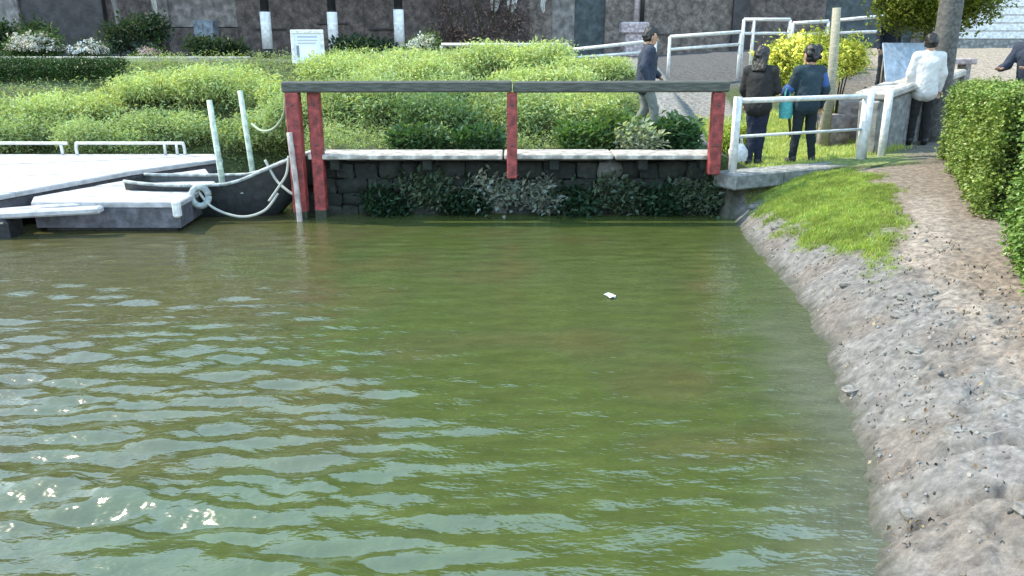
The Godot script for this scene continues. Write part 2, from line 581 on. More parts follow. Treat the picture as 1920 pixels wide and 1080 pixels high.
func water_y(x: float, z: float) -> float:
	var lively := 0.24 + 0.92 * smoothstep(0.3, -1.6, x - 0.3 * (z + 4.0)) * smoothstep(-8.8, -3.4, z) + 0.3 * smoothstep(-4.4, -3.0, z)
	lively *= 0.85 + 0.9 * patch_noise.get_noise_2d(x * 1.1 + 50.0, z * 2.4)
	lively *= smoothstep(-16.0, -13.0, z) * smoothstep(-14.0, -11.0, x)
	lively *= 0.25 + 0.75 * smoothstep(0.0, 0.6, absf(x - shore(z)))
	var h := 0.0
	for w in wave_set:
		h += sin(w[0] * x + w[1] * z + w[2]) * w[3]
	return h * maxf(lively, 0.08)

func water_color(x: float, z: float) -> Color:
	# green algae in the deep middle, browner to the left, grey silt over the shallows
	var d := shore(z) - x
	var n := patch_noise.get_noise_2d(x * 0.5 + 20.0, z * 0.7)
	var c := Color(0.067, 0.089, 0.027)
	c = c.lerp(Color(0.084, 0.080, 0.034), smoothstep(-1.0, -3.4, x + n * 2.0))
	c = c.lerp(Color(0.088, 0.080, 0.032), smoothstep(0.0, 0.55, n) * 0.6)
	var silt := (1.0 - smoothstep(0.0, 0.75, d + n * 0.5)) * smoothstep(-8.0, -4.0, z)
	return c.lerp(Color(0.12, 0.126, 0.10), silt * 0.75)

# ------------------------------------------------------------------ people
func smin(a: float, b: float, k: float) -> float:
	var h := clampf(0.5 + 0.5 * (b - a) / k, 0.0, 1.0)
	return lerpf(b, a, h) - k * h * (1.0 - h)

func flesh(st: SurfaceTool, caps: Array, cell: float, k: float, grow := 0.0, fold := 0.0):
	# tapered capsules [a, b, radius a, radius b, colour] joined by a smooth minimum and meshed as surface nets
	var lo := Vector3.ONE * 1e9
	var hi := -lo
	for c in caps:
		var r: float = maxf(c[2], c[3]) + grow + cell * 2.5
		for p in [c[0], c[1]]:
			lo = lo.min(p - Vector3.ONE * r)
			hi = hi.max(p + Vector3.ONE * r)
	var nx := int((hi.x - lo.x) / cell) + 2
	var ny := int((hi.y - lo.y) / cell) + 2
	var nz := int((hi.z - lo.z) / cell) + 2
	var f := PackedFloat32Array(); f.resize(nx * ny * nz); f.fill(1.0)
	for c in caps:
		var a: Vector3 = c[0]
		var b: Vector3 = c[1]
		var ra: float = c[2] + grow
		var rb: float = c[3] + grow
		var ab := b - a
		var l2 := maxf(ab.length_squared(), 1e-9)
		var m := maxf(ra, rb) + cell * 2.5 + k
		var p0 := ((a.min(b) - Vector3.ONE * m - lo) / cell).floor()
		var p1 := ((a.max(b) + Vector3.ONE * m - lo) / cell).ceil()
		for iz in range(maxi(0, int(p0.z)), mini(nz, int(p1.z) + 1)):
			for iy in range(maxi(0, int(p0.y)), mini(ny, int(p1.y) + 1)):
				for ix in range(maxi(0, int(p0.x)), mini(nx, int(p1.x) + 1)):
					var p := lo + Vector3(ix, iy, iz) * cell
					var t := clampf((p - a).dot(ab) / l2, 0.0, 1.0)
					var d := p.distance_to(a + ab * t) - lerpf(ra, rb, t)
					var i := (iz * ny + iy) * nx + ix
					f[i] = smin(f[i], d, k) if f[i] < 0.9 else d
	if fold > 0.0:
		var m := 0
		for iz in nz:
			for iy in ny:
				for ix in nx:
					if f[m] < 0.06:
						var q := Vector3(ix, iy * 0.8, iz) * cell
						f[m] += fold * (patch_noise.get_noise_3dv(q * 14.0) + 0.7 * patch_noise.get_noise_3dv(q * 30.0 + lo))
					m += 1
	var vid := {}
	var pos := PackedVector3Array()
	var col := PackedColorArray()
	var off := [0, 1, nx, nx + 1, nx * ny, nx * ny + 1, nx * ny + nx, nx * ny + nx + 1]
	for iz in nz - 1:
		for iy in ny - 1:
			for ix in nx - 1:
				var i := (iz * ny + iy) * nx + ix
				if absf(f[i]) > cell * 2.0: continue
				var inside := 0
				for o in off:
					if f[i + o] < 0.0: inside += 1
				if inside == 0 or inside == 8: continue
				var s := Vector3.ZERO
				var n := 0
				for e in 12:
					var ax := e / 4
					var q := e % 4
					var u := (q & 1) << ((ax + 1) % 3)
					var w := (q >> 1) << ((ax + 2) % 3)
					var c0 := u | w
					var c1 := c0 | (1 << ax)
					var f0 := f[i + off[c0]]
					var f1 := f[i + off[c1]]
					if (f0 < 0.0) != (f1 < 0.0):
						var t := f0 / (f0 - f1)
						var v0 := Vector3(c0 & 1, (c0 >> 1) & 1, (c0 >> 2) & 1)
						var v1 := Vector3(c1 & 1, (c1 >> 1) & 1, (c1 >> 2) & 1)
						s += v0.lerp(v1, t)
						n += 1
				var p := lo + (Vector3(ix, iy, iz) + s / n) * cell
				vid[i] = pos.size()
				pos.append(p)
				var best := 1e9
				var bc := Color.WHITE
				for c in caps:
					var ab: Vector3 = c[1] - c[0]
					var t2 := clampf((p - c[0]).dot(ab) / maxf(ab.length_squared(), 1e-9), 0.0, 1.0)
					var dd: float = p.distance_to(c[0] + ab * t2) - lerpf(c[2], c[3], t2)
					if dd < best:
						best = dd
						bc = c[4]
				col.append(bc)
	var step := [1, nx, nx * ny]
	for i in vid:
		for ax in 3:
			var u: int = step[(ax + 1) % 3]
			var w: int = step[(ax + 2) % 3]
			var f0: float = f[i]
			var f1: float = f[i + step[ax]]
			if (f0 < 0.0) == (f1 < 0.0): continue
			if not (vid.has(i - u) and vid.has(i - w) and vid.has(i - u - w)): continue
			var q := [vid[i], vid[i - u], vid[i - u - w], vid[i - w]]
			if f0 >= 0.0: q.reverse()
			for t in [0, 2, 1, 0, 3, 2]:
				st.set_color(col[q[t]])
				st.add_vertex(pos[q[t]])

func person(at: Vector3, yaw: float, h: float, p: Dictionary, label: String) -> Node3D:
	# faces +z before the turn; p holds the pose and the clothes
	var o := thing("person", at, label, "person", "", yaw)
	var s := h / 1.68
	var sk := Color(0.42, 0.25, 0.17)
	var lean: Vector3 = p.get("lean", Vector3.ZERO)
	var pel := Vector3(0, 0.92, 0) * s
	var chest := Vector3(0, 1.24, 0) * s + lean * 0.7
	var nb := Vector3(0, 1.41, -0.01) * s + lean
	var hd := Vector3(0, 1.56, 0.015) * s + lean * 1.25
	var side: Array = [-1.0, 1.0]
	var body := []
	var top := []
	var low := []
	body.append([pel, chest, 0.115 * s, 0.12 * s, sk])
	for m in side:
		top.append([pel + Vector3(m * 0.055, 0.05, 0) * s, chest + Vector3(m * 0.065, 0.02, 0) * s, 0.105 * s, 0.115 * s, sk])
		low.append([pel + Vector3(m * 0.055, -0.01, -0.005) * s, pel + Vector3(m * 0.05, 0.06, 0) * s, 0.108 * s, 0.1 * s, sk])
	body.append([nb - Vector3(0, 0.03, 0) * s, hd - Vector3(0, 0.05, 0.02) * s, 0.055 * s, 0.05 * s, sk])
	var hands := []
	for k in 2:
		var m: float = side[k]
		var sh := nb + Vector3(m * 0.17, -0.055, 0) * s
		var arm: Array = p.get("arms", [[Vector3(-0.24, 1.1, 0.0), Vector3(-0.23, 0.86, 0.06)], [Vector3(0.24, 1.1, 0.0), Vector3(0.23, 0.86, 0.06)]])[k]
		var el: Vector3 = arm[0] * s + lean * 0.6
		var wr: Vector3 = arm[1] * s + lean * 0.5
		top.append([nb + Vector3(m * 0.05, -0.04, 0) * s, sh, 0.06 * s, 0.062 * s, sk])
		top.append([sh, el, 0.056 * s, 0.044 * s, sk])
		top.append([el, wr, 0.043 * s, 0.031 * s, sk])
		hands.append([el, wr, m])
		var hip := pel + Vector3(m * 0.085, -0.03, 0) * s
		var leg: Array = p.get("legs", [[Vector3(-0.1, 0.49, 0.02), Vector3(-0.11, 0.09, -0.01)], [Vector3(0.1, 0.49, 0.02), Vector3(0.11, 0.09, -0.01)]])[k]
		low.append([hip, leg[0] * s, 0.085 * s, 0.058 * s, sk])
		low.append([leg[0] * s, leg[1] * s, 0.056 * s, 0.04 * s, sk])
	var st := begin(true)
	flesh(st, body + top + low, 0.016, 0.03)
	# the head on a finer grid
	var up := (hd - nb).normalized()
	var fw := (Vector3(0, 0, 1) - up * up.z).normalized().rotated(up, p.get("look", 0.0))
	var rt := up.cross(fw)
	var at_head := func(x: float, y: float, z: float) -> Vector3: return hd + (rt * x + up * y + fw * z) * s
	var lip := Color(0.33, 0.13, 0.10)
	var head := [[at_head.call(0, 0.03, -0.03), at_head.call(0, 0.035, 0.015), 0.088 * s, 0.082 * s, sk], [at_head.call(0, -0.02, 0.03), at_head.call(0, -0.075, 0.05), 0.068 * s, 0.042 * s, sk],
		[at_head.call(0, 0.01, 0.095), at_head.call(0, -0.025, 0.112), 0.010 * s, 0.016 * s, sk], [at_head.call(-0.02, -0.062, 0.088), at_head.call(0.02, -0.062, 0.088), 0.009 * s, 0.009 * s, lip],
		[at_head.call(0, -0.09, -0.03), at_head.call(0, -0.05, -0.02), 0.052 * s, 0.055 * s, sk]]
	for m in side:
		head.append([at_head.call(m * 0.085, 0.015, -0.005), at_head.call(m * 0.083, -0.03, 0.0), 0.016 * s, 0.012 * s, sk])
	flesh(st, head, 0.007, 0.016)
	for hnd in hands:
		var d: Vector3 = (hnd[1] - hnd[0]).normalized()
		var ac := d.cross(Vector3.FORWARD if absf(d.z) < 0.8 else Vector3.UP).normalized()
		var nrm := ac.cross(d)
		var w: Vector3 = hnd[1]
		var caps := [[w - d * 0.02, w + d * 0.03, 0.026 * s, 0.026 * s, sk]]
		for q in 4:
			var ofs: Vector3 = ac * (q - 1.5) * 0.019 * s
			var l: float = [0.062, 0.075, 0.07, 0.055][q] * s
			var kn := w + d * 0.085 * s + ofs
			caps.append([w + d * 0.03 * s + ofs * 0.8, kn, 0.014 * s, 0.0105 * s, sk])
			var md := kn + (d * 0.85 + nrm * 0.35) * l * 0.55
			caps.append([kn, md, 0.0100 * s, 0.009 * s, sk])
			caps.append([md, md + (d * 0.45 + nrm * 0.8) * l * 0.45, 0.009 * s, 0.0075 * s, sk])
		var th: Vector3 = w + d * 0.03 * s + ac * 0.03 * s * hnd[2]
		var th2: Vector3 = th + (d * 0.6 + ac * 0.7 * hnd[2] + nrm * 0.3).normalized() * 0.035 * s
		caps.append([th, th2, 0.014 * s, 0.011 * s, sk])
		caps.append([th2, th2 + (d + nrm * 0.5).normalized() * 0.03 * s, 0.010 * s, 0.008 * s, sk])
		flesh(st, caps, 0.006, 0.006)
	obj("body", st, M.skin, o)
	for m in side:
		var e := begin(true)
		flesh(e, [[at_head.call(m * 0.032, 0.012, 0.082), at_head.call(m * 0.034, 0.012, 0.082), 0.0125 * s, 0.0125 * s, Color.WHITE]], 0.005, 0.002)
		obj("eye", e, M.hair, o)
	# hair
	var ht := begin(true)
	var hc := [[at_head.call(0, 0.055, -0.035), at_head.call(0, 0.062, 0.02), 0.094 * s, 0.084 * s, sk], [at_head.call(0, 0.0, -0.055), at_head.call(0, -0.03, -0.05), 0.085 * s, 0.07 * s, sk]]
	for m in side:
		hc.append([at_head.call(m * 0.055, 0.03, -0.02), at_head.call(m * 0.06, -0.03, -0.035), 0.05 * s, 0.04 * s, sk])
	if p.get("hair", "short") == "long":
		for m in [-1.0, -0.35, 0.35, 1.0]:
			hc.append([at_head.call(m * 0.06, 0.0, -0.05), at_head.call(m * 0.075, -0.2, -0.085), 0.05 * s, 0.035 * s, sk])
	elif p.get("hair", "short") == "bushy":
		for q in 14:
			var a := q * 2.4
			hc.append([at_head.call(0.08 * cos(a), 0.05 + 0.08 * sin(q * 1.7), -0.05 + 0.045 * sin(a)), at_head.call(0.1 * cos(a), 0.03 + 0.08 * sin(q * 1.7), -0.06 + 0.06 * sin(a)), 0.045 * s, 0.04 * s, sk])
	flesh(ht, hc, 0.009, 0.02, 0.0, 0.012)
	obj("hair", ht, M.hair, o)
	# clothes
	var jt := begin(true)
	flesh(jt, [[pel + Vector3(0.05, p.get("hem", -0.04), -0.01) * s, chest, 0.128 * s, 0.12 * s, sk], [pel + Vector3(-0.05, p.get("hem", -0.04), -0.01) * s, chest, 0.128 * s, 0.12 * s, sk], [nb - Vector3(0, 0.06, 0) * s, nb - Vector3(0, 0.02, 0) * s, 0.075 * s, 0.062 * s, sk]] + top, 0.014, 0.03, 0.018, 0.010)
	obj("jacket", jt, p.jacket, o)
	var tt := begin(true)
	flesh(tt, low, 0.014, 0.03, 0.013, 0.012)
	obj("trousers", tt, p.trousers, o)
	if p.has("sleeve"):
		var sl := begin(true)
		flesh(sl, [[top[2][1], top[3][1].lerp(top[3][0], 0.25), 0.062 * s, 0.055 * s, sk], [top[7][0] + Vector3(0, 0.0, 0), top[7][1].lerp(top[7][0], 0.25), 0.062 * s, 0.055 * s, sk]], 0.014, 0.02, 0.018)
		obj("sleeve_panel", sl, p.sleeve, o)
	for k in 2:
		var leg: Array = p.get("legs", [[Vector3(-0.1, 0.49, 0.02), Vector3(-0.11, 0.09, -0.01)], [Vector3(0.1, 0.49, 0.02), Vector3(0.11, 0.09, -0.01)]])[k]
		var an: Vector3 = leg[1] * s
		var sh := begin(true)
		flesh(sh, [[an + Vector3(0, -0.02, -0.02) * s, an + Vector3(0, -0.045, 0.0) * s, 0.045 * s, 0.043 * s, sk], [an + Vector3(0, -0.055, 0.02) * s, an + Vector3(side[k] * 0.02, -0.06, 0.14) * s, 0.04 * s, 0.034 * s, sk]], 0.01, 0.015, 0.004)
		obj("shoe", sh, p.get("shoes", M.shoe), o)
	return o

# ------------------------------------------------------------------ plants
func shrub(at: Vector3, rx: float, ry: float, rz: float, count: int, col: Color, called: String, label: String, group := "", mesh: Mesh = null, size := 1.0) -> Node3D:
	var o := thing(called, at, label, "shrub", group)
	var st := begin(true)
	for i in 7:
		var a := i * 0.9 + rng.randf()
		var q := Vector3(cos(a) * rx * 0.6, ry * rng.randf_range(0.9, 1.4), sin(a) * rz * 0.6)
		tube(st, [Vector3(cos(a) * 0.05, -0.08, sin(a) * 0.05), q * 0.5 + Vector3(0, 0.08, 0), q], [0.016, 0.011, 0.005], 5)
	obj("stem", st, M.twig, o)
	var lobes := []
	lobes.append([Vector3(0, ry * 0.75, 0), Vector3(rx * 0.75, ry * 0.85, rz * 0.8)])
	for i in 5:
		var a := i * 1.26 + rng.randf()
		lobes.append([Vector3(cos(a) * rx * 0.6, ry * rng.randf_range(0.4, 1.15), sin(a) * rz * 0.6), Vector3(rx * 0.42, ry * 0.5, rz * 0.42) * rng.randf_range(0.8, 1.2)])
	var b := blob(lobes, count, size, col, 0.22)
	scatter("foliage", mesh if mesh != null else M.cluster_soft, M.leaf, b[0], b[1], o)
	return o

func hedge(a: Vector2, b: Vector2, width: float, y0a: float, y0b: float, top_a: float, top_b: float, count: int, col: Color, label: String, group := "", cluster: Mesh = null) -> Node3D:
	# a clipped hedge whose left side runs from a to b (x, z), the body lying to the right of it
	var along := (b - a).normalized()
	var side := Vector2(along.y, -along.x)
	var l := a.distance_to(b)
	var o := thing("clipped_hedge", Vector3(a.x, y0a, a.y), label, "hedge", group)
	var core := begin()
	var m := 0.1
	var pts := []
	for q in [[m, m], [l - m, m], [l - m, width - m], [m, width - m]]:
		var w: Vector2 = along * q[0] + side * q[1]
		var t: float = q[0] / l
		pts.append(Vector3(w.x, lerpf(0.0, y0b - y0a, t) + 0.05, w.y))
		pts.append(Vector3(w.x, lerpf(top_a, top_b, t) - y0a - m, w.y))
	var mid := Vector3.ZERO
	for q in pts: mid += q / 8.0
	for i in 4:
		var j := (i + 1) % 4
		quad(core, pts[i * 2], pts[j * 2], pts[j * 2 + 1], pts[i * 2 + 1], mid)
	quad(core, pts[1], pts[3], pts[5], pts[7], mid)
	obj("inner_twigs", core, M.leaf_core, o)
	var xfs := []
	var cols := []
	var nz := FastNoiseLite.new()
	nz.seed = rng.randi() % 9999
	nz.frequency = 1.6
	for i in count:
		var t := rng.randf() * l
		var u := rng.randf() * width
		var tt := t / l
		var hh := lerpf(top_a - y0a, top_b - y0a, tt)
		var base := lerpf(0.0, y0b - y0a, tt)
		var v := base + pow(rng.randf(), 0.9) * (hh - base)
		var face := rng.randf()
		if face < 0.36: u = 0.0
		elif face < 0.72: v = hh
		elif face < 0.86: t = 0.0 if rng.randf() < 0.5 else l
		else: u = width
		var w := along * t + side * u
		var p := Vector3(w.x, v, w.y)
		var bump := nz.get_noise_3dv(p * 1.2) * 0.11 + nz.get_noise_3dv(p * 4.0) * 0.05
		p += Vector3(-side.x * bump, bump * 0.5, -side.y * bump) if face < 0.36 else Vector3(0, bump * 0.6, 0)
		p += Vector3(rng.randfn(), rng.randfn(), rng.randfn()) * 0.025
		if p.y < base + 0.06 and nz.get_noise_3dv(p * 5.0) < 0.1: continue
		xfs.append(turned(p, rng.randf_range(0.7, 1.3)))
		cols.append(tone(col * (1.0 + 0.45 * nz.get_noise_3dv(p * 1.7)), 0.3))
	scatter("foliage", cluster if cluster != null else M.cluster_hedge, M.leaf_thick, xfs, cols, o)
	return o

func tree(at: Vector3, trunk: Array, radii: Array, lobes: Array, count: int, col: Color, called: String, label: String, cluster: Mesh, size := 1.0, group := "", bark: Material = null) -> Node3D:
	var o := thing(called, at, label, "tree", group)
	var st := begin(true)
	tube(st, smooth_path(trunk, 5), _spread(radii, 5), 12)
	obj("trunk", st, bark if bark else M.bark, o)
	var top: Vector3 = trunk[-1]
	for i in mini(lobes.size(), 9):
		var bt := begin(true)
		var from: Vector3 = trunk[-2].lerp(top, rng.randf_range(0.1, 0.95))
		var to: Vector3 = lobes[i][0]
		tube(bt, [from, from.lerp(to, 0.5) + Vector3(0, 0.15, 0), to], [radii[-1] * 0.7, radii[-1] * 0.45, radii[-1] * 0.2], 6)
		obj("branch", bt, bark if bark else M.bark, o)
	var b := blob(lobes, count, size, col, 0.28, -10.0)
	scatter("crown", cluster, M.leaf, b[0], b[1], o)
	return o

func _spread(r: Array, per: int) -> Array:
	var out := []
	for i in r.size() - 1:
		for k in per: out.append(lerpf(r[i], r[i + 1], float(k) / per))
	out.append(r[-1])
	return out

# ------------------------------------------------------------------ built things
func retaining_wall():
	var o := thing("stone_retaining_wall", Vector3(0.1, 0, -10.74), "dark damp stone wall rising from the pond under the pale walkway", "wall")
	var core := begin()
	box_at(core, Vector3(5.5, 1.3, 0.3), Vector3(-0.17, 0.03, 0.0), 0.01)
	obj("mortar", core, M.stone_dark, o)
	var variants := []
	for k in 5: variants.append(rock_mesh(k))
	var y := -0.12
	var row := 0
	while y < 0.62:
		var x := -2.9 + rng.randf() * 0.2
		var hh := rng.randf_range(0.17, 0.24)
		while x < 2.48:
			var w := minf(rng.randf_range(0.22, 0.5), 2.58 - x)
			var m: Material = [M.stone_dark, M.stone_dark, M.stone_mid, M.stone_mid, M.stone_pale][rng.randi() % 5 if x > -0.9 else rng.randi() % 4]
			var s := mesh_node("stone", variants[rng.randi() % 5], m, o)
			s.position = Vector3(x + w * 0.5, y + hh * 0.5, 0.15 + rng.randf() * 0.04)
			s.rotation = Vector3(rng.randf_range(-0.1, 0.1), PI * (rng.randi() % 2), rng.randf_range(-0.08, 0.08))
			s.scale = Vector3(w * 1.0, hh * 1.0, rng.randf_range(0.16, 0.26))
			x += w * 0.98
		y += hh * 0.97
		row += 1

func walkway():
	var o := thing("walkway_slab", Vector3(0, 0.78, -10.5), "long narrow pale concrete walkway edge over the dark stone wall", "walkway")
	for s in [[-2.62, -0.12], [-0.1, 1.3], [1.32, 2.66]]:
		var st := begin()
		box_at(st, Vector3(s[1] - s[0], 0.065, 0.56), Vector3((s[0] + s[1]) * 0.5, 0.012 + rng.randf_range(-0.006, 0.004), 0.03), 0.012)
		obj("slab", st, M.slab, o)
	for x in [-2.3, -1.1, 0.55, 1.7, 2.5]:
		var st := begin()
		box_at(st, Vector3(0.12, 0.14, 0.46), Vector3(x, -0.095, 0.0), 0.01)
		obj("bracket", st, M.stone_dark, o)

func red_railing():
	var o := thing("red_post_railing", Vector3(0, 0, -10.16), "railing of red painted posts under a thick weathered grey timber rail", "railing")
	for q in [[-2.74, 0.17, -0.4, 1.6, 0.0], [-2.5, 0.15, 0.0, 1.6, -0.10], [0.0, 0.13, 0.53, 1.6, 0.0], [2.58, 0.15, 0.58, 1.6, 0.0]]:
		var st := begin()
		box_at(st, Vector3(q[1], q[3] - q[2], q[1]), Vector3(q[0], (q[2] + q[3]) * 0.5, q[4]), 0.012)
		obj("post", st, M.red_paint, o)
		if q[2] <= 0.0:
			var al := begin()
			box_at(al, Vector3(q[1] + 0.008, 0.34, q[1] + 0.008), Vector3(q[0], -0.06, q[4]), 0.01)
			obj("algae_band", al, M.algae, o)
		for yy in [0.95, 1.45]:
			var bt := begin(true)
			tube(bt, [Vector3(q[0], yy, q[4] + q[1] * 0.5 - 0.005), Vector3(q[0], yy, q[4] + q[1] * 0.5 + 0.012)], 0.014, 8)
			obj("bolt", bt, M.grey_timber, o)
	for s in [[-2.86, 0.0], [0.012, 2.7]]:
		var st := begin()
		box_at(st, Vector3(s[1] - s[0], 0.135, 0.2), Vector3((s[0] + s[1]) * 0.5, 1.67, -0.02), 0.018, Vector3(0, 0, 0.003))
		obj("top_rail", st, M.grey_timber, o)
	var pipe := begin(true)
	tube(pipe, smooth_path([Vector3(-2.72, -0.5, -9.98), Vector3(-2.735, 0.3, -10.0), Vector3(-2.78, 1.12, -10.02)], 4), 0.036, 10)
	tag(obj("mooring_pipe", pipe, M.pale_pipe), "pale pinkish upright pipe standing in the water against the left red posts", "pipe")

func bars(called: String, m: Material, label: String, cat: String, group: String, posts: Array, rails: Array, r := 0.03):
	# a railing: posts [foot, top], rails [from, to], all round bars
	var at: Vector3 = posts[0][0]
	var o := thing(called, at, label, cat, group)
	for q in posts:
		var st := begin(true)
		tube(st, [q[0] - at, q[1] - at], q[2] if q.size() > 2 else r, 10)
		obj("post", st, m, o)
	for q in rails:
		var st := begin(true)
		tube(st, [q[0] - at, q[1] - at], q[2] if q.size() > 2 else r, 10)
		obj("rail", st, m, o)
	return o

func hoop(a: Vector3, b: Vector3, h: float, label: String, mid := []):
	var o := thing("hoop_rail", a, label, "rail", "low white rails at the back of the pontoon")
	var d := b - a
	var n := d.normalized() * 0.07
	var up := Vector3(0, h, 0)
	var st := begin(true)
	tube(st, smooth_path([Vector3.ZERO, up * 0.6, up + n * 0.25 - up * 0.05, up + n, up + d * 0.5, up + d - n, up + d - n * 0.25 - up * 0.05, d + up * 0.6, d], 4), 0.026, 8)
	obj("rail", st, M.white_paint, o)
	for t in mid:
		var pt := begin(true)
		tube(pt, [d * t, d * t + up], 0.024, 8)
		obj("post", pt, M.white_paint, o)

func pontoon(called: String, poly: PackedVector2Array, top: float, thick: float, strips: int, dir: Vector2, label: String, float_y: float) -> Node3D:
	var c := Vector2.ZERO
	for p in poly: c += p / poly.size()
	var o := thing(called, Vector3(c.x, 0, c.y), label, "pontoon", "")
	var local := PackedVector2Array()
	for p in poly: local.append(p - c)
	var lo := 1e9
	var hi := -1e9
	for p in local:
		lo = minf(lo, p.dot(dir)); hi = maxf(hi, p.dot(dir))
	var side := Vector2(-dir.y, dir.x)
	for i in strips:
		var a := lo + (hi - lo) * i / strips + 0.008
		var b := lo + (hi - lo) * (i + 1) / strips - 0.008
		var cut := PackedVector2Array([dir * a - side * 30, dir * b - side * 30, dir * b + side * 30, dir * a + side * 30])
		for piece in Geometry2D.intersect_polygons(local, cut):
			var st := begin()
			prism(st, piece, top - 0.06, top + rng.randf_range(-0.004, 0.004), 0.012)
			obj("deck_panel", st, M.deck_white, o)
	var sd := PackedVector2Array()
	var fl := PackedVector2Array()
	for p in local:
		sd.append(p * 0.985)
		fl.append(p * 0.9)
	var st := begin()
	prism(st, sd, float_y, top - 0.063, 0.01)
	obj("side_skirt", st, M.deck_side, o)
	var ft := begin()
	prism(ft, fl, -0.3, float_y - 0.003, 0.01)
	obj("float", ft, M.float_black, o)
	return o

func boat():
	var o := thing("rowing_boat", Vector3(-3.85, 0, -10.55), "small dark hulled boat with pale gunwale moored beside the red posts", "boat")
	var n := 15
	var ringsL := []
	var half := 1.2
	var hull := begin(true)
	var inner := begin(true)
	var edge := [[], []]
	var secs := []
	for i in n:
		var t := float(i) / (n - 1)
		var x := lerpf(-half, half, t)
		var b := 0.44 * pow(sin(PI * clampf(0.18 + 0.8 * t, 0, 1)), 0.7) * (1.0 if t < 0.5 else 1.0) + 0.01
		var sheer := 0.44 + 0.10 * pow(absf(t - 0.35) * 1.6, 2.0) + 0.30 * smoothstep(0.55, 1.0, t)
		var keel := -0.12 + 0.5 * smoothstep(0.72, 1.0, t)
		var ring := []
		for k in 9:
			var u := lerpf(-1, 1, k / 8.0)
			var yy := lerpf(keel, sheer, pow(absf(u), 2.0))
			ring.append(Vector3(x + 0.16 * smoothstep(0.7, 1.0, t) * absf(u), yy, b * signf(u) * pow(absf(u), 0.55)))
		secs.append(ring)
		edge[0].append(ring[0]); edge[1].append(ring[8])
	for i in n - 1:
		for k in 8:
			var c := Vector3((secs[i][0].x + secs[i + 1][0].x) * 0.5, 0.9, 0)
			quad(hull, secs[i][k], secs[i + 1][k], secs[i + 1][k + 1], secs[i][k + 1], c)
	for k in range(1, 8):
		tri(hull, secs[0][0], secs[0][k], secs[0][k + 1], Vector3(0, 0.3, 0))
	obj("hull", hull, M.hull, o)
	for e in edge:
		var st := begin(true)
		tube(st, e, 0.023, 7)
		obj("gunwale", st, M.gunwale, o)
	for x in [-0.6, 0.25]:
		var st := begin()
		box_at(st, Vector3(0.22, 0.03, 0.72), Vector3(x, 0.33, 0), 0.008)
		obj("thwart", st, M.gunwale, o)
	# pale fender hung on the near side
	var f := begin(true)
	var ring := []
	for k in 17:
		var a := TAU * k / 16
		ring.append(Vector3(0.1 * cos(a), 0.12 * sin(a), 0))
	tube(f, ring, 0.042, 8)
	var fo := obj("ring_fender", f, M.gunwale)
	fo.position = Vector3(-3.95, 0.33, -9.93)
	fo.rotation = Vector3(-0.25, 0.35, 0)
	tag(fo, "pale ring shaped fender hanging on the dark boat's near side", "fender")

func rope(pts: Array, r: float, m: Material, label: String):
	var st := begin(true)
	tube(st, smooth_path(pts, 7), r, 6)
	tag(obj("rope", st, m), label, "rope")

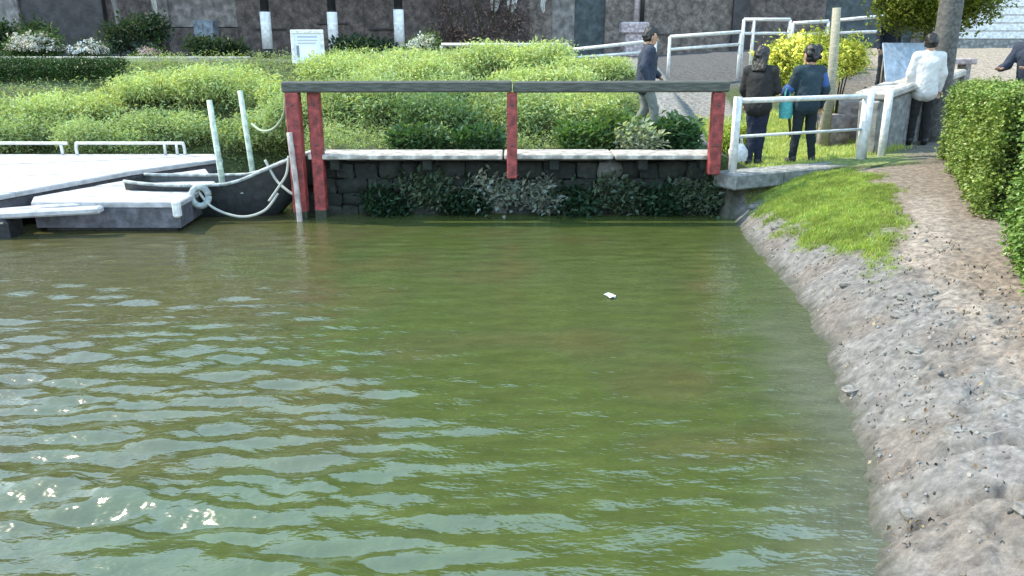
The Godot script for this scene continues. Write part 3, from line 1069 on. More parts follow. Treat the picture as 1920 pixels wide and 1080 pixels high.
func facade():
	var z := -24.0
	var g := 1.9
	var o := thing("dark_building", Vector3(-2, g, z), "long dark building in shade along the top of the scene", "building")
	var back := begin()
	box_at(back, Vector3(38, 6.4, 0.3), Vector3(0, 3.0, -0.6), 0.01)
	obj("wall", back, M.brown_wall, o)
	# [from x, to x, bottom, top, depth forward, material, name] in world x
	for q in [
		[-21.0, -14.3, -0.1, 3.2, 0.12, "pale_wall", "wall_panel"], [-14.2, -13.2, -0.1, 3.2, 0.02, "slate_dark", "opening"], [-13.1, -11.9, -0.1, 3.2, 0.05, "slate_dark", "door"],
		[-11.8, -10.4, -0.1, 0.55, 0.16, "teal_dark", "wall_panel"], [-10.3, -9.95, 0.9, 3.2, 0.2, "pale_wall", "pilaster"],
		[-9.9, -8.0, 0.85, 3.2, 0.10, "pale_wall", "wall_panel"], [-9.9, -8.0, -0.1, 0.82, 0.18, "slate_wall", "wall_panel"],
		[-7.9, -6.15, -0.1, 3.2, 0.12, "slate_wall", "wall_panel"], [-6.1, -4.35, -0.1, 3.2, 0.14, "slate_wall", "wall_panel"], [-4.3, -3.25, -0.1, 3.2, 0.10, "slate_wall", "wall_panel"],
		[-3.2, -2.1, -0.1, 3.2, 0.13, "slate_wall", "wall_panel"], [-2.05, 0.45, -0.1, 3.2, 0.2, "brown_wall", "wall_panel"], [0.5, 1.1, -0.1, 3.2, 0.16, "warm_wall", "wall_panel"],
		[1.15, 1.75, -0.1, 3.2, 0.1, "pale_wall", "pilaster"], [1.8, 2.7, -0.1, 3.2, 0.04, "teal_dark", "door"], [2.75, 3.6, -0.1, 3.2, 0.14, "warm_wall", "wall_panel"],
		[3.65, 5.0, -0.1, 3.2, 0.18, "warm_wall", "wall_panel"], [5.05, 6.3, -0.1, 3.2, 0.16, "warm_wall", "wall_panel"], [6.4, 6.75, -0.1, 3.2, 0.3, "slate_dark", "pilaster"],
		[6.8, 9.0, -0.1, 3.2, 0.12, "slate_wall", "wall_panel"], [9.1, 11.6, -0.1, 3.2, 0.05, "teal_dark", "opening"], [11.7, 17.0, -0.1, 3.2, 0.15, "warm_wall", "wall_panel"]]:
		var st := begin()
		var w: float = q[1] - q[0] + 0.12
		box_at(st, Vector3(w, q[3] - q[2] + q[4] * 0.05, 0.3), Vector3((q[0] + q[1]) * 0.5 + 2, (q[2] + q[3]) * 0.5, -0.42 + q[4]), 0.015)
		obj(q[6], st, M[q[5]], o)
	for q in [[-7.0, 0.45], [-5.2, 0.6], [-3.7, 0.45], [4.3, 0.3], [7.8, 0.35]]:
		var st := begin()
		box_at(st, Vector3(0.9, 0.05, 0.06), Vector3(q[0] + 2, q[1] + 0.35, -0.1), 0.01)
		obj("ledge", st, M.slate_dark, o)
	var sill := begin()
	box_at(sill, Vector3(38, 0.16, 0.5), Vector3(0, 3.3, -0.25), 0.02)
	obj("beam", sill, M.black_paint, o)
	for i in 14:
		var wx := -17.0 + i * 2.5
		var fr := begin()
		for s in [[Vector3(1.3, 0.07, 0.08), Vector3(0, 0.62, 0)], [Vector3(1.3, 0.07, 0.08), Vector3(0, -0.62, 0)], [Vector3(0.07, 1.17, 0.08), Vector3(-0.61, 0, 0)], [Vector3(0.07, 1.17, 0.08), Vector3(0.61, 0, 0)]]:
			box_at(fr, s[0], s[1] + Vector3(wx, 4.7, -0.41), 0.01)
		obj("window", fr, M.pale_wall, o)
		var pn := begin()
		box_at(pn, Vector3(1.15, 1.17, 0.02), Vector3(wx, 4.7, -0.43), 0.004)
		obj("pane", pn, M.float_black, o)
	var rf := begin()
	prism(rf, PackedVector2Array([Vector2(-19.5, -5.5), Vector2(19.5, -5.5), Vector2(19.5, 0.5), Vector2(-19.5, 0.5)]), 6.2, 6.5, 0.05)
	obj("roof", rf, M.roof_tile, o)
	# veranda columns in front of the wall
	var proto: Node3D = null
	var words := ["left of the framed sign", "just right of the framed sign", "above the thin white fence line, right of the other two"]
	var k := 0
	for x in [-6.2, -4.52, -2.85]:
		var c: Node3D
		if proto == null:
			c = thing("veranda_column", Vector3.ZERO, "", "column", "black and white columns before the dark building")
			for s in [[0.0, 0.26, 0.105, "black_paint", "foot"], [0.262, 1.15, 0.13, "white_paint", "white_band"], [1.152, 4.2, 0.105, "black_paint", "shaft"]]:
				var st := begin(true)
				tube(st, [Vector3(0, s[0], 0), Vector3(0, s[1], 0)], s[2], 16)
				obj(s[4], st, M[s[3]], c)
			proto = c
		else:
			c = proto.duplicate()
			c.name = numbered("veranda_column")
			add_child(c, true)
		c.position = Vector3(x, ground_y(x, -21.0) - 0.02, -21.0)
		c.set_meta("label", "black column with a white lower band, " + words[k])
		k += 1
	var vr := begin()
	prism(vr, PackedVector2Array([Vector2(-9.5, -23.4), Vector2(-1.2, -23.4), Vector2(-1.2, -20.6), Vector2(-9.5, -20.6)]), 6.0, 6.15, 0.03)
	tag(obj("veranda_roof", vr, M.roof_tile), "flat dark canopy roof carried by the black and white columns", "roof")
	# cabinet, hanging cloths, pedestal
	var cb := thing("utility_cabinet", Vector3(-8.35, ground_y(-8.35, -22.6), -22.6), "pale blue grey cabinet before the dark wall left of the columns", "cabinet")
	var st1 := begin()
	box_at(st1, Vector3(0.52, 0.95, 0.4), Vector3(0.05, 0.5, 0), 0.02)
	obj("box", st1, M.cabinet, cb)
	for s in [-0.12, 0.16]:
		var dt := begin()
		box_at(dt, Vector3(0.24, 0.8, 0.02), Vector3(0.05 + s - 0.02, 0.5, 0.21), 0.006)
		obj("door", dt, M.cabinet, cb)
	for q in [[-0.47, 0.45, 0.62, 0.9, "left half of the pale pair of cloths hanging on the brown wall"], [0.02, 0.5, 0.62, 1.0, "wider right cloth of the pale pair hanging on the brown wall"], [-10.15, 0.26, 0.75, 1.6, "thin pale cloth strip hanging on the dark left wall"], [0.9, 0.2, 0.25, 0.6, "small pale cloth square right of the hanging pair"]]:
		var c := begin()
		var n := 8
		var w: float = q[1]
		for i in n:
			for j in 8:
				var p := []
				for e in [[0, 0], [1, 0], [1, 1], [0, 1]]:
					var u = (i + e[0]) / float(n) - 0.5
					var v = (j + e[1]) / 8.0
					var taper = 1.0 - 0.55 * v
					p.append(Vector3(u * w * taper + 0.03 * sin(v * 5.0 + q[0]), -v * q[3] * (1.0 - 0.25 * absf(u)), 0.03 * sin(u * 14.0 + v * 2.0)))
				c.add_vertex(p[0]); c.add_vertex(p[1]); c.add_vertex(p[2]); c.add_vertex(p[0]); c.add_vertex(p[2]); c.add_vertex(p[3])
		var co := obj("hanging_cloth", c, M.cloth_white)
		co.position = Vector3(q[0], 1.95 + (1.17 if q[3] < 1.0 or q[0] > -1 else 1.1) + q[3], -23.86 if q[0] > -5 else -23.8)
		tag(co, q[4], "cloth")
	var pd := thing("stone_pedestal", Vector3(3.3, ground_y(3.3, -22.5), -22.5), "pale pinkish stone pedestal with a slim post before the building", "pedestal")
	var p1 := begin()
	box_at(p1, Vector3(0.74, 0.3, 0.5), Vector3(0, 0.75, 0), 0.04)
	box_at(p1, Vector3(0.5, 0.6, 0.4), Vector3(0, 0.3, 0), 0.03)
	obj("base", p1, M.pink_stone, pd)
	var p2 := begin(true)
	tube(p2, [Vector3(0.05, 0.88, 0), Vector3(0.05, 2.2, 0)], 0.07, 10)
	obj("post", p2, M.pink_stone, pd)
	var p3 := begin(true)
	tube(p3, [Vector3(0.2, 0.88, 0.02), Vector3(0.2, 2.2, 0.02)], 0.06, 8)
	obj("dark_pipe", p3, M.black_paint, pd)

func framed_sign():
	var o := thing("framed_sign", Vector3(-3.85, ground_y(-3.85, -15.6), -15.6), "white framed notice board on a slim pale post among green shrubs", "sign")
	var cy := 2.17 - o.position.y
	var f := begin()
	for s in [[Vector3(0.62, 0.07, 0.05), Vector3(0, 0.27, 0)], [Vector3(0.62, 0.07, 0.05), Vector3(0, -0.27, 0)], [Vector3(0.07, 0.47, 0.05), Vector3(-0.275, 0, 0)], [Vector3(0.07, 0.47, 0.05), Vector3(0.275, 0, 0)]]:
		box_at(f, s[0], s[1] + Vector3(0, cy, 0), 0.01)
	obj("frame", f, M.white_paint, o)
	var im := Image.create(128, 128, false, Image.FORMAT_RGB8)
	im.fill(Color(0.80, 0.83, 0.88))
	im.fill_rect(Rect2i(14, 12, 100, 8), Color(0.62, 0.62, 0.70))
	im.fill_rect(Rect2i(14, 30, 100, 6), Color(0.66, 0.64, 0.70))
	im.fill_rect(Rect2i(14, 44, 92, 6), Color(0.66, 0.62, 0.68))
	im.fill_rect(Rect2i(6, 58, 14, 60), Color(0.45, 0.47, 0.52))
	im.fill_rect(Rect2i(30, 62, 80, 54), Color(0.86, 0.88, 0.93))
	var pm := StandardMaterial3D.new()
	pm.albedo_texture = ImageTexture.create_from_image(im)
	pm.roughness = 0.5
	var q := QuadMesh.new()
	q.size = Vector2(0.48, 0.47)
	mesh_node("board", q, pm, o).position = Vector3(0, cy, 0.005)
	var bk := begin()
	box_at(bk, Vector3(0.48, 0.47, 0.02), Vector3(0, cy, -0.012), 0.002)
	obj("backing", bk, M.white_paint, o)
	var p := begin(true)
	tube(p, [Vector3(0, -0.1, -0.05), Vector3(0, cy - 0.2, -0.05)], 0.045, 10)
	obj("post", p, M.pale_pole, o)

func right_railing():
	var a := Vector3(2.86, 0.55, -10.28)
	var b := Vector3(4.98, 0.55, -11.35)
	var o := thing("white_railing", a, "white railing with thick end posts in front of the two standing people", "railing")
	var local := func(p: Vector3) -> Vector3: return p - a
	for q in [[a, a + Vector3(0, 0.99, 0), 0.055], [b, b + Vector3(0.0, 1.03, 0), 0.075], [b + Vector3(0.34, 0, -0.12), b + Vector3(0.34, 1.02, -0.12), 0.055]]:
		var st := begin(true)
		tube(st, [local.call(q[0] - Vector3(0, 0.1, 0)), local.call(q[1])], q[2], 12)
		obj("post", st, M.white_paint, o)
	var r1 := begin(true)
	tube(r1, [local.call(Vector3(2.86, 1.49, -10.28)), local.call(Vector3(4.98, 1.49, -11.35))], 0.036, 10)
	obj("rail", r1, M.white_paint, o)
	var r2 := begin(true)
	tube(r2, [local.call(Vector3(2.9, 1.04, -10.3)), local.call(Vector3(4.98, 1.04, -11.35))], 0.02, 10)
	obj("lower_rail", r2, M.white_paint, o)

func low_wall():
	var a := Vector3(5.25, 0.5, -11.9)
	var b := Vector3(7.5, 0.75, -14.0)
	var o := thing("low_grey_wall", a, "low grey rendered wall with a bright white coping beside the tree trunk", "wall")
	var d := b - a
	for i in 3:
		var p := d * (i / 3.0) + d.normalized() * 0.005
		var q := d * ((i + 1) / 3.0) - d.normalized() * 0.005
		var st := begin()
		bar(st, p + Vector3(0, 0.42, 0), q + Vector3(0, 0.42, 0), 0.3, 0.95, 0.02)
		obj("wall_panel", st, M.concrete, o)
		var ct := begin()
		bar(ct, p + Vector3(0, 0.96, 0), q + Vector3(0, 1.0, 0), 0.5, 0.11, 0.025)
		obj("coping", ct, M.slab, o)

func rockery():
	var k := 0
	var words := ["left end of the row", "second from the wooden pole", "in the middle of the row", "largest of the row", "beside the pale blue panel", "small one lying in front of the others"]
	for q in [[5.15, -12.9, 0.4, 0.5], [5.6, -13.3, 0.45, 0.6], [6.0, -13.5, 0.5, 0.65], [6.4, -13.8, 0.6, 0.75], [6.9, -14.2, 0.5, 0.6], [5.9, -12.8, 0.3, 0.35]]:
		var o := mesh_node("garden_rock", rock_mesh(k + 2), M.stone_pink)
		o.position = Vector3(q[0], ground_y(q[0], q[1]) + q[3] * 0.42, q[1])
		o.scale = Vector3(q[2] * 1.1, q[3] * 1.25, q[2])
		o.rotation.y = k * 1.1
		tag(o, "greyish pink garden rock behind the low wall, " + words[k], "rock", "pinkish rocks behind the low white wall")
		k += 1

func blue_panel():
	var o := thing("blue_panel", Vector3(7.1, ground_y(7.1, -14.9), -14.9), "plain pale blue panel board on posts left of the tree trunk", "panel")
	var y := 1.88 - o.position.y
	var st := begin()
	box_at(st, Vector3(0.78, 0.78, 0.04), Vector3(0, y, 0.06), 0.008, Vector3(-0.45, 0, 0))
	obj("board", st, M.panel_blue, o)
	for x in [-0.34, 0.34]:
		var p := begin()
		box_at(p, Vector3(0.05, y + 0.2, 0.05), Vector3(x, (y + 0.1) * 0.5, -0.05), 0.006)
		obj("post", p, M.pale_wall, o)

func bench():
	var o := thing("stone_bench", Vector3(8.9, ground_y(8.9, -16.8), -16.8), "pale flat bench on the sandy ground right of the tree trunk", "bench")
	var s := begin()
	box_at(s, Vector3(1.0, 0.12, 0.4), Vector3(0, 0.45, 0), 0.02)
	obj("seat", s, M.pink_stone, o)
	for x in [-0.35, 0.35]:
		var l := begin()
		box_at(l, Vector3(0.12, 0.41, 0.32), Vector3(x, 0.185, 0), 0.01)
		obj("leg", l, M.concrete, o)

func white_house():
	var o := thing("white_house", Vector3(14.6, 2.0, -23.5), "white boarded building at the top right corner behind the trees", "building")
	var st := begin()
	box_at(st, Vector3(5.0, 3.0, 3.0), Vector3(0, 1.9, -1.6), 0.02)
	obj("wall", st, M.white_paint, o)
	var base := begin()
	box_at(base, Vector3(5.04, 0.5, 3.04), Vector3(0, 0.15, -1.6), 0.02)
	obj("plinth", base, M.concrete, o)
	for i in 13:
		var bt := begin()
		box_at(bt, Vector3(5.0, 0.19, 0.03), Vector3(0, 0.52 + i * 0.215, -0.08), 0.006, Vector3(-0.08, 0, 0))
		obj("board", bt, M.white_paint, o)
	var rf := begin()
	prism(rf, PackedVector2Array([Vector2(-2.8, -3.5), Vector2(2.8, -3.5), Vector2(2.8, 0.3), Vector2(-2.8, 0.3)]), 3.42, 3.6, 0.03)
	obj("roof", rf, M.roof_tile, o)

func fences():
	var g := "white railings along the path behind the shrubs"
	var y := func(x: float, z: float) -> float: return land(x, z)
	# [x0, x1, z, top0, top1, mid0, mid1, posts, label]
	for q in [
		[-3.35, -2.0, -17.4, 1.98, 2.0, -9.0, -9.0, [0.0, 1.0], "white railing whose top shows as a thin line right of the framed sign"],
		[-1.5, 1.2, -17.6, 2.22, 2.22, 1.98, 1.98, [0.0, 0.5, 1.0], "level white railing standing behind the tallest pale green shrub"],
		[1.3, 3.05, -17.6, 2.12, 2.30, 1.95, 2.08, [0.0, 1.0], "white sloping railing left of the person walking on the far path"],
		[3.35, 4.85, -17.6, 2.38, 2.48, 2.12, 2.23, [0.0, 1.0], "white two bar railing right of the person walking on the far path"],
		[4.92, 5.9, -17.7, 2.73, 2.73, 2.45, 2.45, [0.0, 0.22, 1.0], "tallest white railing with doubled left posts above the two people"],
		[6.0, 6.75, -17.8, 2.66, 2.70, 2.42, 2.46, [0.0, 1.0], "short white railing behind the yellow bush left of the wooden pole"],
		[6.95, 8.1, -18.0, 2.72, 2.82, 2.46, 2.5, [0.0, 1.0], "white railing right of the wooden pole beside the olive tree"]]:
		var posts := []
		for t in q[7]:
			var x: float = lerpf(q[0], q[1], t)
			posts.append([Vector3(x, y.call(x, q[2]) - 0.05, q[2]), Vector3(x, lerpf(q[3], q[4], t), q[2]), 0.035])
		var rails := [[Vector3(q[0], q[3], q[2]), Vector3(q[1], q[4], q[2]), 0.038]]
		if q[5] > 0.0: rails.append([Vector3(q[0], q[5], q[2]), Vector3(q[1], q[6], q[2]), 0.034])
		bars("path_railing", M.white_paint, q[8], "railing", g, posts, rails)

func bag(at: Vector3, s: Vector3, m: Material, label: String, cat := "bag"):
	var o := thing("carrier_bag", at, label, cat)
	var st := begin(true)
	var rings := [[0.0, 0.85], [0.25, 1.0], [0.6, 0.95], [0.85, 0.7], [1.0, 0.5]]
	var n := 14
	for i in 4:
		for k in n:
			var p := []
			for e in [[0, 0], [0, 1], [1, 1], [1, 0]]:
				var a = TAU * ((k + e[1]) % n) / n
				var rr = rings[i + e[0]]
				var w := 1.0 + 0.12 * sin(a * 5.0 + rr[0] * 4.0)
				p.append(Vector3(cos(a) * s.x * rr[1] * w, rr[0] * s.y, sin(a) * s.z * rr[1] * w))
			quad(st, p[0], p[1], p[2], p[3], Vector3(0, s.y * 0.5, 0))
	for k in range(1, n - 1):
		var q := []
		for e in [0, k, k + 1]:
			var a: float = TAU * e / n
			q.append(Vector3(cos(a) * s.x * 0.85, 0, sin(a) * s.z * 0.85))
		tri(st, q[0], q[1], q[2], Vector3(0, s.y, 0))
	obj("sack", st, m, o)
	for m2 in [-1.0, 1.0]:
		var h := begin(true)
		tube(h, smooth_path([Vector3(-s.x * 0.35, s.y * 0.95, m2 * s.z * 0.3), Vector3(-s.x * 0.2, s.y * 1.35, m2 * s.z * 0.15), Vector3(s.x * 0.2, s.y * 1.35, m2 * s.z * 0.15), Vector3(s.x * 0.35, s.y * 0.95, m2 * s.z * 0.3)], 4), 0.008, 5)
		obj("handle", h, m, o)

func litter():
	# loose stones and dead leaves on the grey bank
	var xfs := []
	var cols := []
	var lx := []
	var lc := []
	for i in 2000:
		var z := rng.randf_range(-9.5, -1.6)
		var d := rng.randf_range(0.04, 1.3)
		if patch_noise.get_noise_2d(z * 3.0, d * 6.0) < 0.0 and rng.randf() < 0.75: continue
		var x := shore(z) + d
		if lawn_amount(x, z) > 0.6 and rng.randf() < 0.8: continue
		if i % 3 > 0:
			xfs.append(Transform3D(Basis.from_euler(Vector3(rng.randf(), rng.randf() * TAU, rng.randf())).scaled(Vector3.ONE * 0.0085 * pow(rng.randf_range(0.6, 1.9), 1.6)), Vector3(x, ground_y(x, z) + 0.003, z)))
			cols.append(tone(Color(0.17, 0.16, 0.145), 0.5))
		else:
			lx.append(Transform3D(Basis.from_euler(Vector3(rng.randf_range(-0.3, 0.3), rng.randf() * TAU, rng.randf_range(-0.3, 0.3))).scaled(Vector3.ONE * rng.randf_range(0.7, 1.3)), Vector3(x, ground_y(x, z) + 0.012, z)))
			lc.append(tone([Color(0.10, 0.075, 0.05), Color(0.045, 0.04, 0.035), Color(0.30, 0.24, 0.15), Color(0.16, 0.10, 0.05)][rng.randi() % 4], 0.3))
	var pm = M.dead_leaf
	tag(scatter("gravel", rock_mesh(1), pm, xfs, cols), "small grit scattered over the grey muddy bank at the water's edge", "gravel")
	tag(scatter("fallen_leaves", leaf_cluster(3, 0.03, 0.014, 0.04, 5, 0.3), pm, lx, lc), "brown dead leaves littering the grey bank and path edge", "leaves")
	var k := 0
	var words := ["nearest the bottom right corner", "beside the waterline near the bottom", "on the bank below the deep cracks", "beside the path crust near the bottom", "at the water's edge half way up the bank", "on the bare bank left of the path crust", "half sunk below the grass patch", "just under the tip of the grass patch", "close to the last pale slab", "at the grass edge nearest the pond", "on the far bank near the railing post", "tiny one by the dark hollow at the far shore"]
	for q in [[2.05, -2.75, 0.07], [1.78, -3.1, 0.06], [2.2, -3.55, 0.07], [2.55, -3.7, 0.06], [2.13, -4.55, 0.08], [2.5, -4.6, 0.07], [2.72, -5.25, 0.09], [2.9, -5.55, 0.08], [3.05, -5.5, 0.07], [2.78, -6.3, 0.08], [2.95, -8.7, 0.09], [3.08, -9.9, 0.1]]:
		var o := mesh_node("stone", rock_mesh(k * 2 + 1), M.pebble)
		o.position = Vector3(q[0], ground_y(q[0], q[1]) + q[2] * 0.06, q[1])
		o.scale = Vector3(q[2] * 1.5, q[2] * 0.5, q[2] * 1.1)
		o.rotation.y = k * 1.7
		tag(o, "loose grey stone on the bank, " + words[k], "stone", "loose stones on the grey bank")
		k += 1

func lawns():
	var xfs := []
	var cols := []
	for i in 30000:
		var z := rng.randf_range(-10.6, -5.2)
		var x := shore(z) + rng.randf_range(0.1, 2.0)
		var a := lawn_amount(x, z)
		if rng.randf() > a: continue
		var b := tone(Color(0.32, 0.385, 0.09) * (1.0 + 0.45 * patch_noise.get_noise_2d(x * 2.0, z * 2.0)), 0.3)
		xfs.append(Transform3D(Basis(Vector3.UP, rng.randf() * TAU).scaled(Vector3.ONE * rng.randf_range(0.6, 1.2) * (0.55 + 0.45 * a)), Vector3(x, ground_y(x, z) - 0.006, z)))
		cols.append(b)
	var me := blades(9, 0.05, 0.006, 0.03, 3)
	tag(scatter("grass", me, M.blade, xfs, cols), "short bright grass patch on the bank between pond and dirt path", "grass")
	xfs = []; cols = []
	for i in 14000:
		var z := rng.randf_range(-15.6, -10.75)
		var x := rng.randf_range(3.1, 8.0)
		if -(z + 10.2) - 0.5 * (x - 2.74) < 0.28: continue
		if rng.randf() > back_lawn(x, z): continue
		xfs.append(Transform3D(Basis(Vector3.UP, rng.randf() * TAU).scaled(Vector3.ONE * rng.randf_range(0.8, 1.5)), Vector3(x, ground_y(x, z) - 0.006, z)))
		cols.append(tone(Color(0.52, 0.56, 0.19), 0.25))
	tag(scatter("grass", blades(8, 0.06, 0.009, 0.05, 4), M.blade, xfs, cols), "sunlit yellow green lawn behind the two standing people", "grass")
	xfs = []; cols = []
	for i in 11000:
		var z := rng.randf_range(-17.2, -11.2)
		var x := rng.randf_range(-11.0, 2.2)
		if z > back_edge(x) - 0.35: continue
		if x < -7.8 and z < -15.95: continue
		if x > 0.9 and z < -13.8: continue
		var hump := maxf(0.0, patch_noise.get_noise_2d(x * 1.4, z * 1.4))
		xfs.append(turned(Vector3(x, ground_y(x, z) + rng.randf_range(0.0, 0.08 + (0.15 if z < -14.5 else 0.35) * hump), z), rng.randf_range(0.5, 1.0)))
		cols.append(tone(Color(0.32, 0.38, 0.17) * (1.0 + 0.5 * patch_noise.get_noise_2d(x * 2.0 + 9.0, z * 2.0)), 0.3))
	tag(scatter("ground_cover", M.cluster_soft, M.leaf, xfs, cols), "leafy green ground cover between the shrubs on the slope", "plants")

func slope_shrubs():
	var g := "pale green shrubs on the slope behind the pond"
	var pale := Color(0.47, 0.53, 0.24)
	var mid := Color(0.36, 0.43, 0.20)
	var deep := Color(0.17, 0.25, 0.11)
	# [x, z, rx, ry, colour, label]
	for q in [
		[-8.9, -14.5, 1.0, 0.50, mid, "soft green shrub at the left edge behind the pontoon's left hoop rail"],
		[-7.2, -14.3, 1.0, 0.52, mid, "soft green shrub behind the gap between the two white hoop rails"],
		[-6.2, -14.7, 0.9, 0.44, mid, "soft green shrub behind the right hoop rail of the pontoon"],
		[-9.9, -15.1, 0.9, 0.40, mid, "pale shrub under the dark clipped hedge at the left edge"],
		[-8.3, -15.2, 0.95, 0.36, pale, "pale shrub under the middle of the dark clipped hedge"],
		[-6.8, -15.8, 1.0, 0.30, pale, "bright pale shrub at the right end of the dark clipped hedge"],
		[-5.4, -15.6, 1.1, 0.62, pale, "brightest yellow green shrub above the right hoop rail"],
		[-4.4, -14.4, 0.9, 0.62, mid, "green shrub behind the two pale mooring poles"],
		[-4.2, -15.5, 0.9, 0.3, pale, "pale shrub left of the framed sign's post"],
		[-3.3, -13.2, 0.75, 0.7, mid, "green shrub beside the red corner posts on their left"],
		[-2.9, -15.0, 0.9, 0.30, pale, "pale shrub right of the framed sign's post"],
		[-2.1, -12.9, 0.85, 0.45, mid, "green shrub seen through the railing just right of the corner posts"],
		[-1.9, -14.2, 1.0, 0.5, pale, "pale shrub above the left end of the grey timber rail"],
		[-1.4, -15.3, 0.95, 0.28, pale, "pale shrub under the level white railing's left post"],
		[-1.0, -12.2, 0.7, 0.42, deep, "deeper green shrub seen through the middle of the railing's left bay"],
		[-0.75, -13.3, 0.9, 0.42, mid, "green shrub behind the grey rail, left of the centre red post"],
		[0.05, -15.6, 1.05, 0.36, pale, "tallest pale green shrub, rising to the level white railing"],
		[0.0, -12.3, 0.7, 0.45, mid, "green shrub behind the centre red post"],
		[0.6, -14.1, 1.0, 0.36, pale, "pale shrub above the grey rail right of the centre red post"],
		[0.95, -12.4, 0.7, 0.42, pale, "light shrub seen through the railing right of the centre red post"],
		[1.4, -15.2, 0.8, 0.13, pale, "pale shrub below the sloping white railing"],
		[1.4, -13.3, 0.6, 0.28, pale, "pale shrub at the edge of the paved path by the walking person"]]:
		shrub(Vector3(q[0], ground_y(q[0], q[1]) - 0.03, q[1]), q[2], q[3] * (0.8 if q[1] > -13.0 else 0.62), q[2] * 0.8, int(1150 * q[2]), q[4], "pale_shrub", q[5], g)
	# leafy plants right behind the walkway
	var gg := "leafy plants behind the walkway slab"
	for q in [[1.0, -11.15, 0.34, 0.2, Color(0.11, 0.19, 0.06), "green leafy plant on the walkway right of the centre red post"],
		[1.45, -11.3, 0.42, 0.3, Color(0.12, 0.19, 0.06), "bushy green plant at the left foot of the walking person"],
		[1.75, -11.05, 0.28, 0.2, Color(0.42, 0.46, 0.33), "cream variegated plant in front of the walking person's legs"],
		[2.2, -11.2, 0.40, 0.26, Color(0.055, 0.12, 0.05), "dark green plant with pale edges right of the walking person"],
		[-1.3, -11.2, 0.4, 0.16, Color(0.07, 0.13, 0.05), "low green plant on the left half of the walkway"],
		[-0.45, -11.2, 0.35, 0.15, Color(0.06, 0.12, 0.05), "low dark green plant just left of the centre red post"]]:
		shrub(Vector3(q[0], ground_y(q[0], q[1]) - 0.02, q[1]), q[2], q[3], q[2] * 0.6, int(420 * q[2] / 0.35), q[4], "leafy_plant", q[5], gg, M.cluster_broad, 0.75)
	# plants growing out of the dark wall
	var k := 0
	var ww := ["below the slab's left end", "left of the wall's dark gap", "below the left bay's middle", "just left of the centre post", "just right of the centre post", "below the right bay's left part", "below the walking person", "below the right bay's right part", "next to the white railing's first post"]
	for q in [[-1.75, 0.1, 0.05], [-1.2, 0.3, 0.1], [-0.7, 0.12, 0.05], [-0.3, 0.28, 0.16], [0.3, 0.22, 0.16], [0.75, 0.12, 0.05], [1.35, 0.24, 0.12], [1.9, 0.12, 0.08], [2.4, 0.2, 0.12]]:
		var o := thing("wall_plant", Vector3(q[0], q[1], -10.5), "dark trailing plant growing on the stone wall, " + ww[k], "plant", "plants on the dark stone wall")
		var b := blob([[Vector3(0, 0.05, 0.05), Vector3(0.34, 0.18, 0.13)], [Vector3(0.15, -0.05, 0.08), Vector3(0.2, 0.14, 0.12)]], 150, 0.8, Color(0.02, 0.045, 0.022) if q[2] < 0.1 else (Color(0.06, 0.085, 0.05) if q[2] < 0.15 else Color(0.17, 0.19, 0.15)), 0.4, -0.3)
		scatter("foliage", M.cluster_broad, M.leaf_thick, b[0], b[1], o)
		k += 1

func before_the_wall():
	for q in [[-14.6, -20.6, 0.9, 0.9, "dark shrub against the dark wall at the far left"], [-12.3, -21.0, 1.0, 0.6, "dark shrub behind the white blossom bush"], [-9.6, -21.2, 1.0, 0.65, "dark shrub left of the blue grey cabinet"], [-7.2, -20.2, 0.7, 0.3, "low dark plant left of the black and white columns"], [-3.6, -20.0, 0.8, 0.25, "low dark plant between the right two columns"]]:
		shrub(Vector3(q[0], ground_y(q[0], q[1]) - 0.03, q[1]), q[2], q[3], q[2] * 0.6, 420, Color(0.035, 0.06, 0.03), "dark_shrub", q[4], "dark shrubs before the building", M.cluster_broad, 1.0)
	# dry climber on the brown wall
	var o := thing("dry_climber", Vector3(-0.8, 1.95, -23.75), "brown dry climbing plant covering the brown wall behind the level railing", "climber")
	var b := blob([[Vector3(-0.6, 1.2, 0), Vector3(0.9, 1.3, 0.12)], [Vector3(0.7, 0.7, 0), Vector3(0.8, 0.8, 0.12)], [Vector3(-1.0, 0.4, 0), Vector3(0.7, 0.5, 0.12)]], 420, 0.8, Color(0.17, 0.12, 0.10), 0.45, 0.0)
	scatter("foliage", M.cluster_broad, M.dead_leaf, b[0], b[1], o)
	var st := begin(true)
	for i in 5:
		tube(st, smooth_path([Vector3(-1.0 + i * 0.45, 0, 0), Vector3(-0.9 + i * 0.4, 0.8, 0.03), Vector3(-1.2 + i * 0.5, 1.7, 0), Vector3(-1.0 + i * 0.5, 2.6, 0.02)], 3), 0.025, 5)
	obj("stem", st, M.twig, o)
	tree(Vector3(-10.6, 1.9, -22.4), [Vector3.ZERO, Vector3(0.05, 1.0, 0), Vector3(-0.08, 2.2, 0), Vector3(0.1, 3.4, 0)], [0.1, 0.08, 0.07, 0.05], [[Vector3(0.2, 4.2, 0.2), Vector3(1.0, 0.7, 0.8)], [Vector3(-0.5, 3.9, 0.1), Vector3(0.8, 0.6, 0.7)]], 260, Color(0.07, 0.11, 0.035), "young_tree", "slim pale trunked young tree in front of the dark wall at the left", M.cluster_tree, 1.0, "", M.pale_wall)

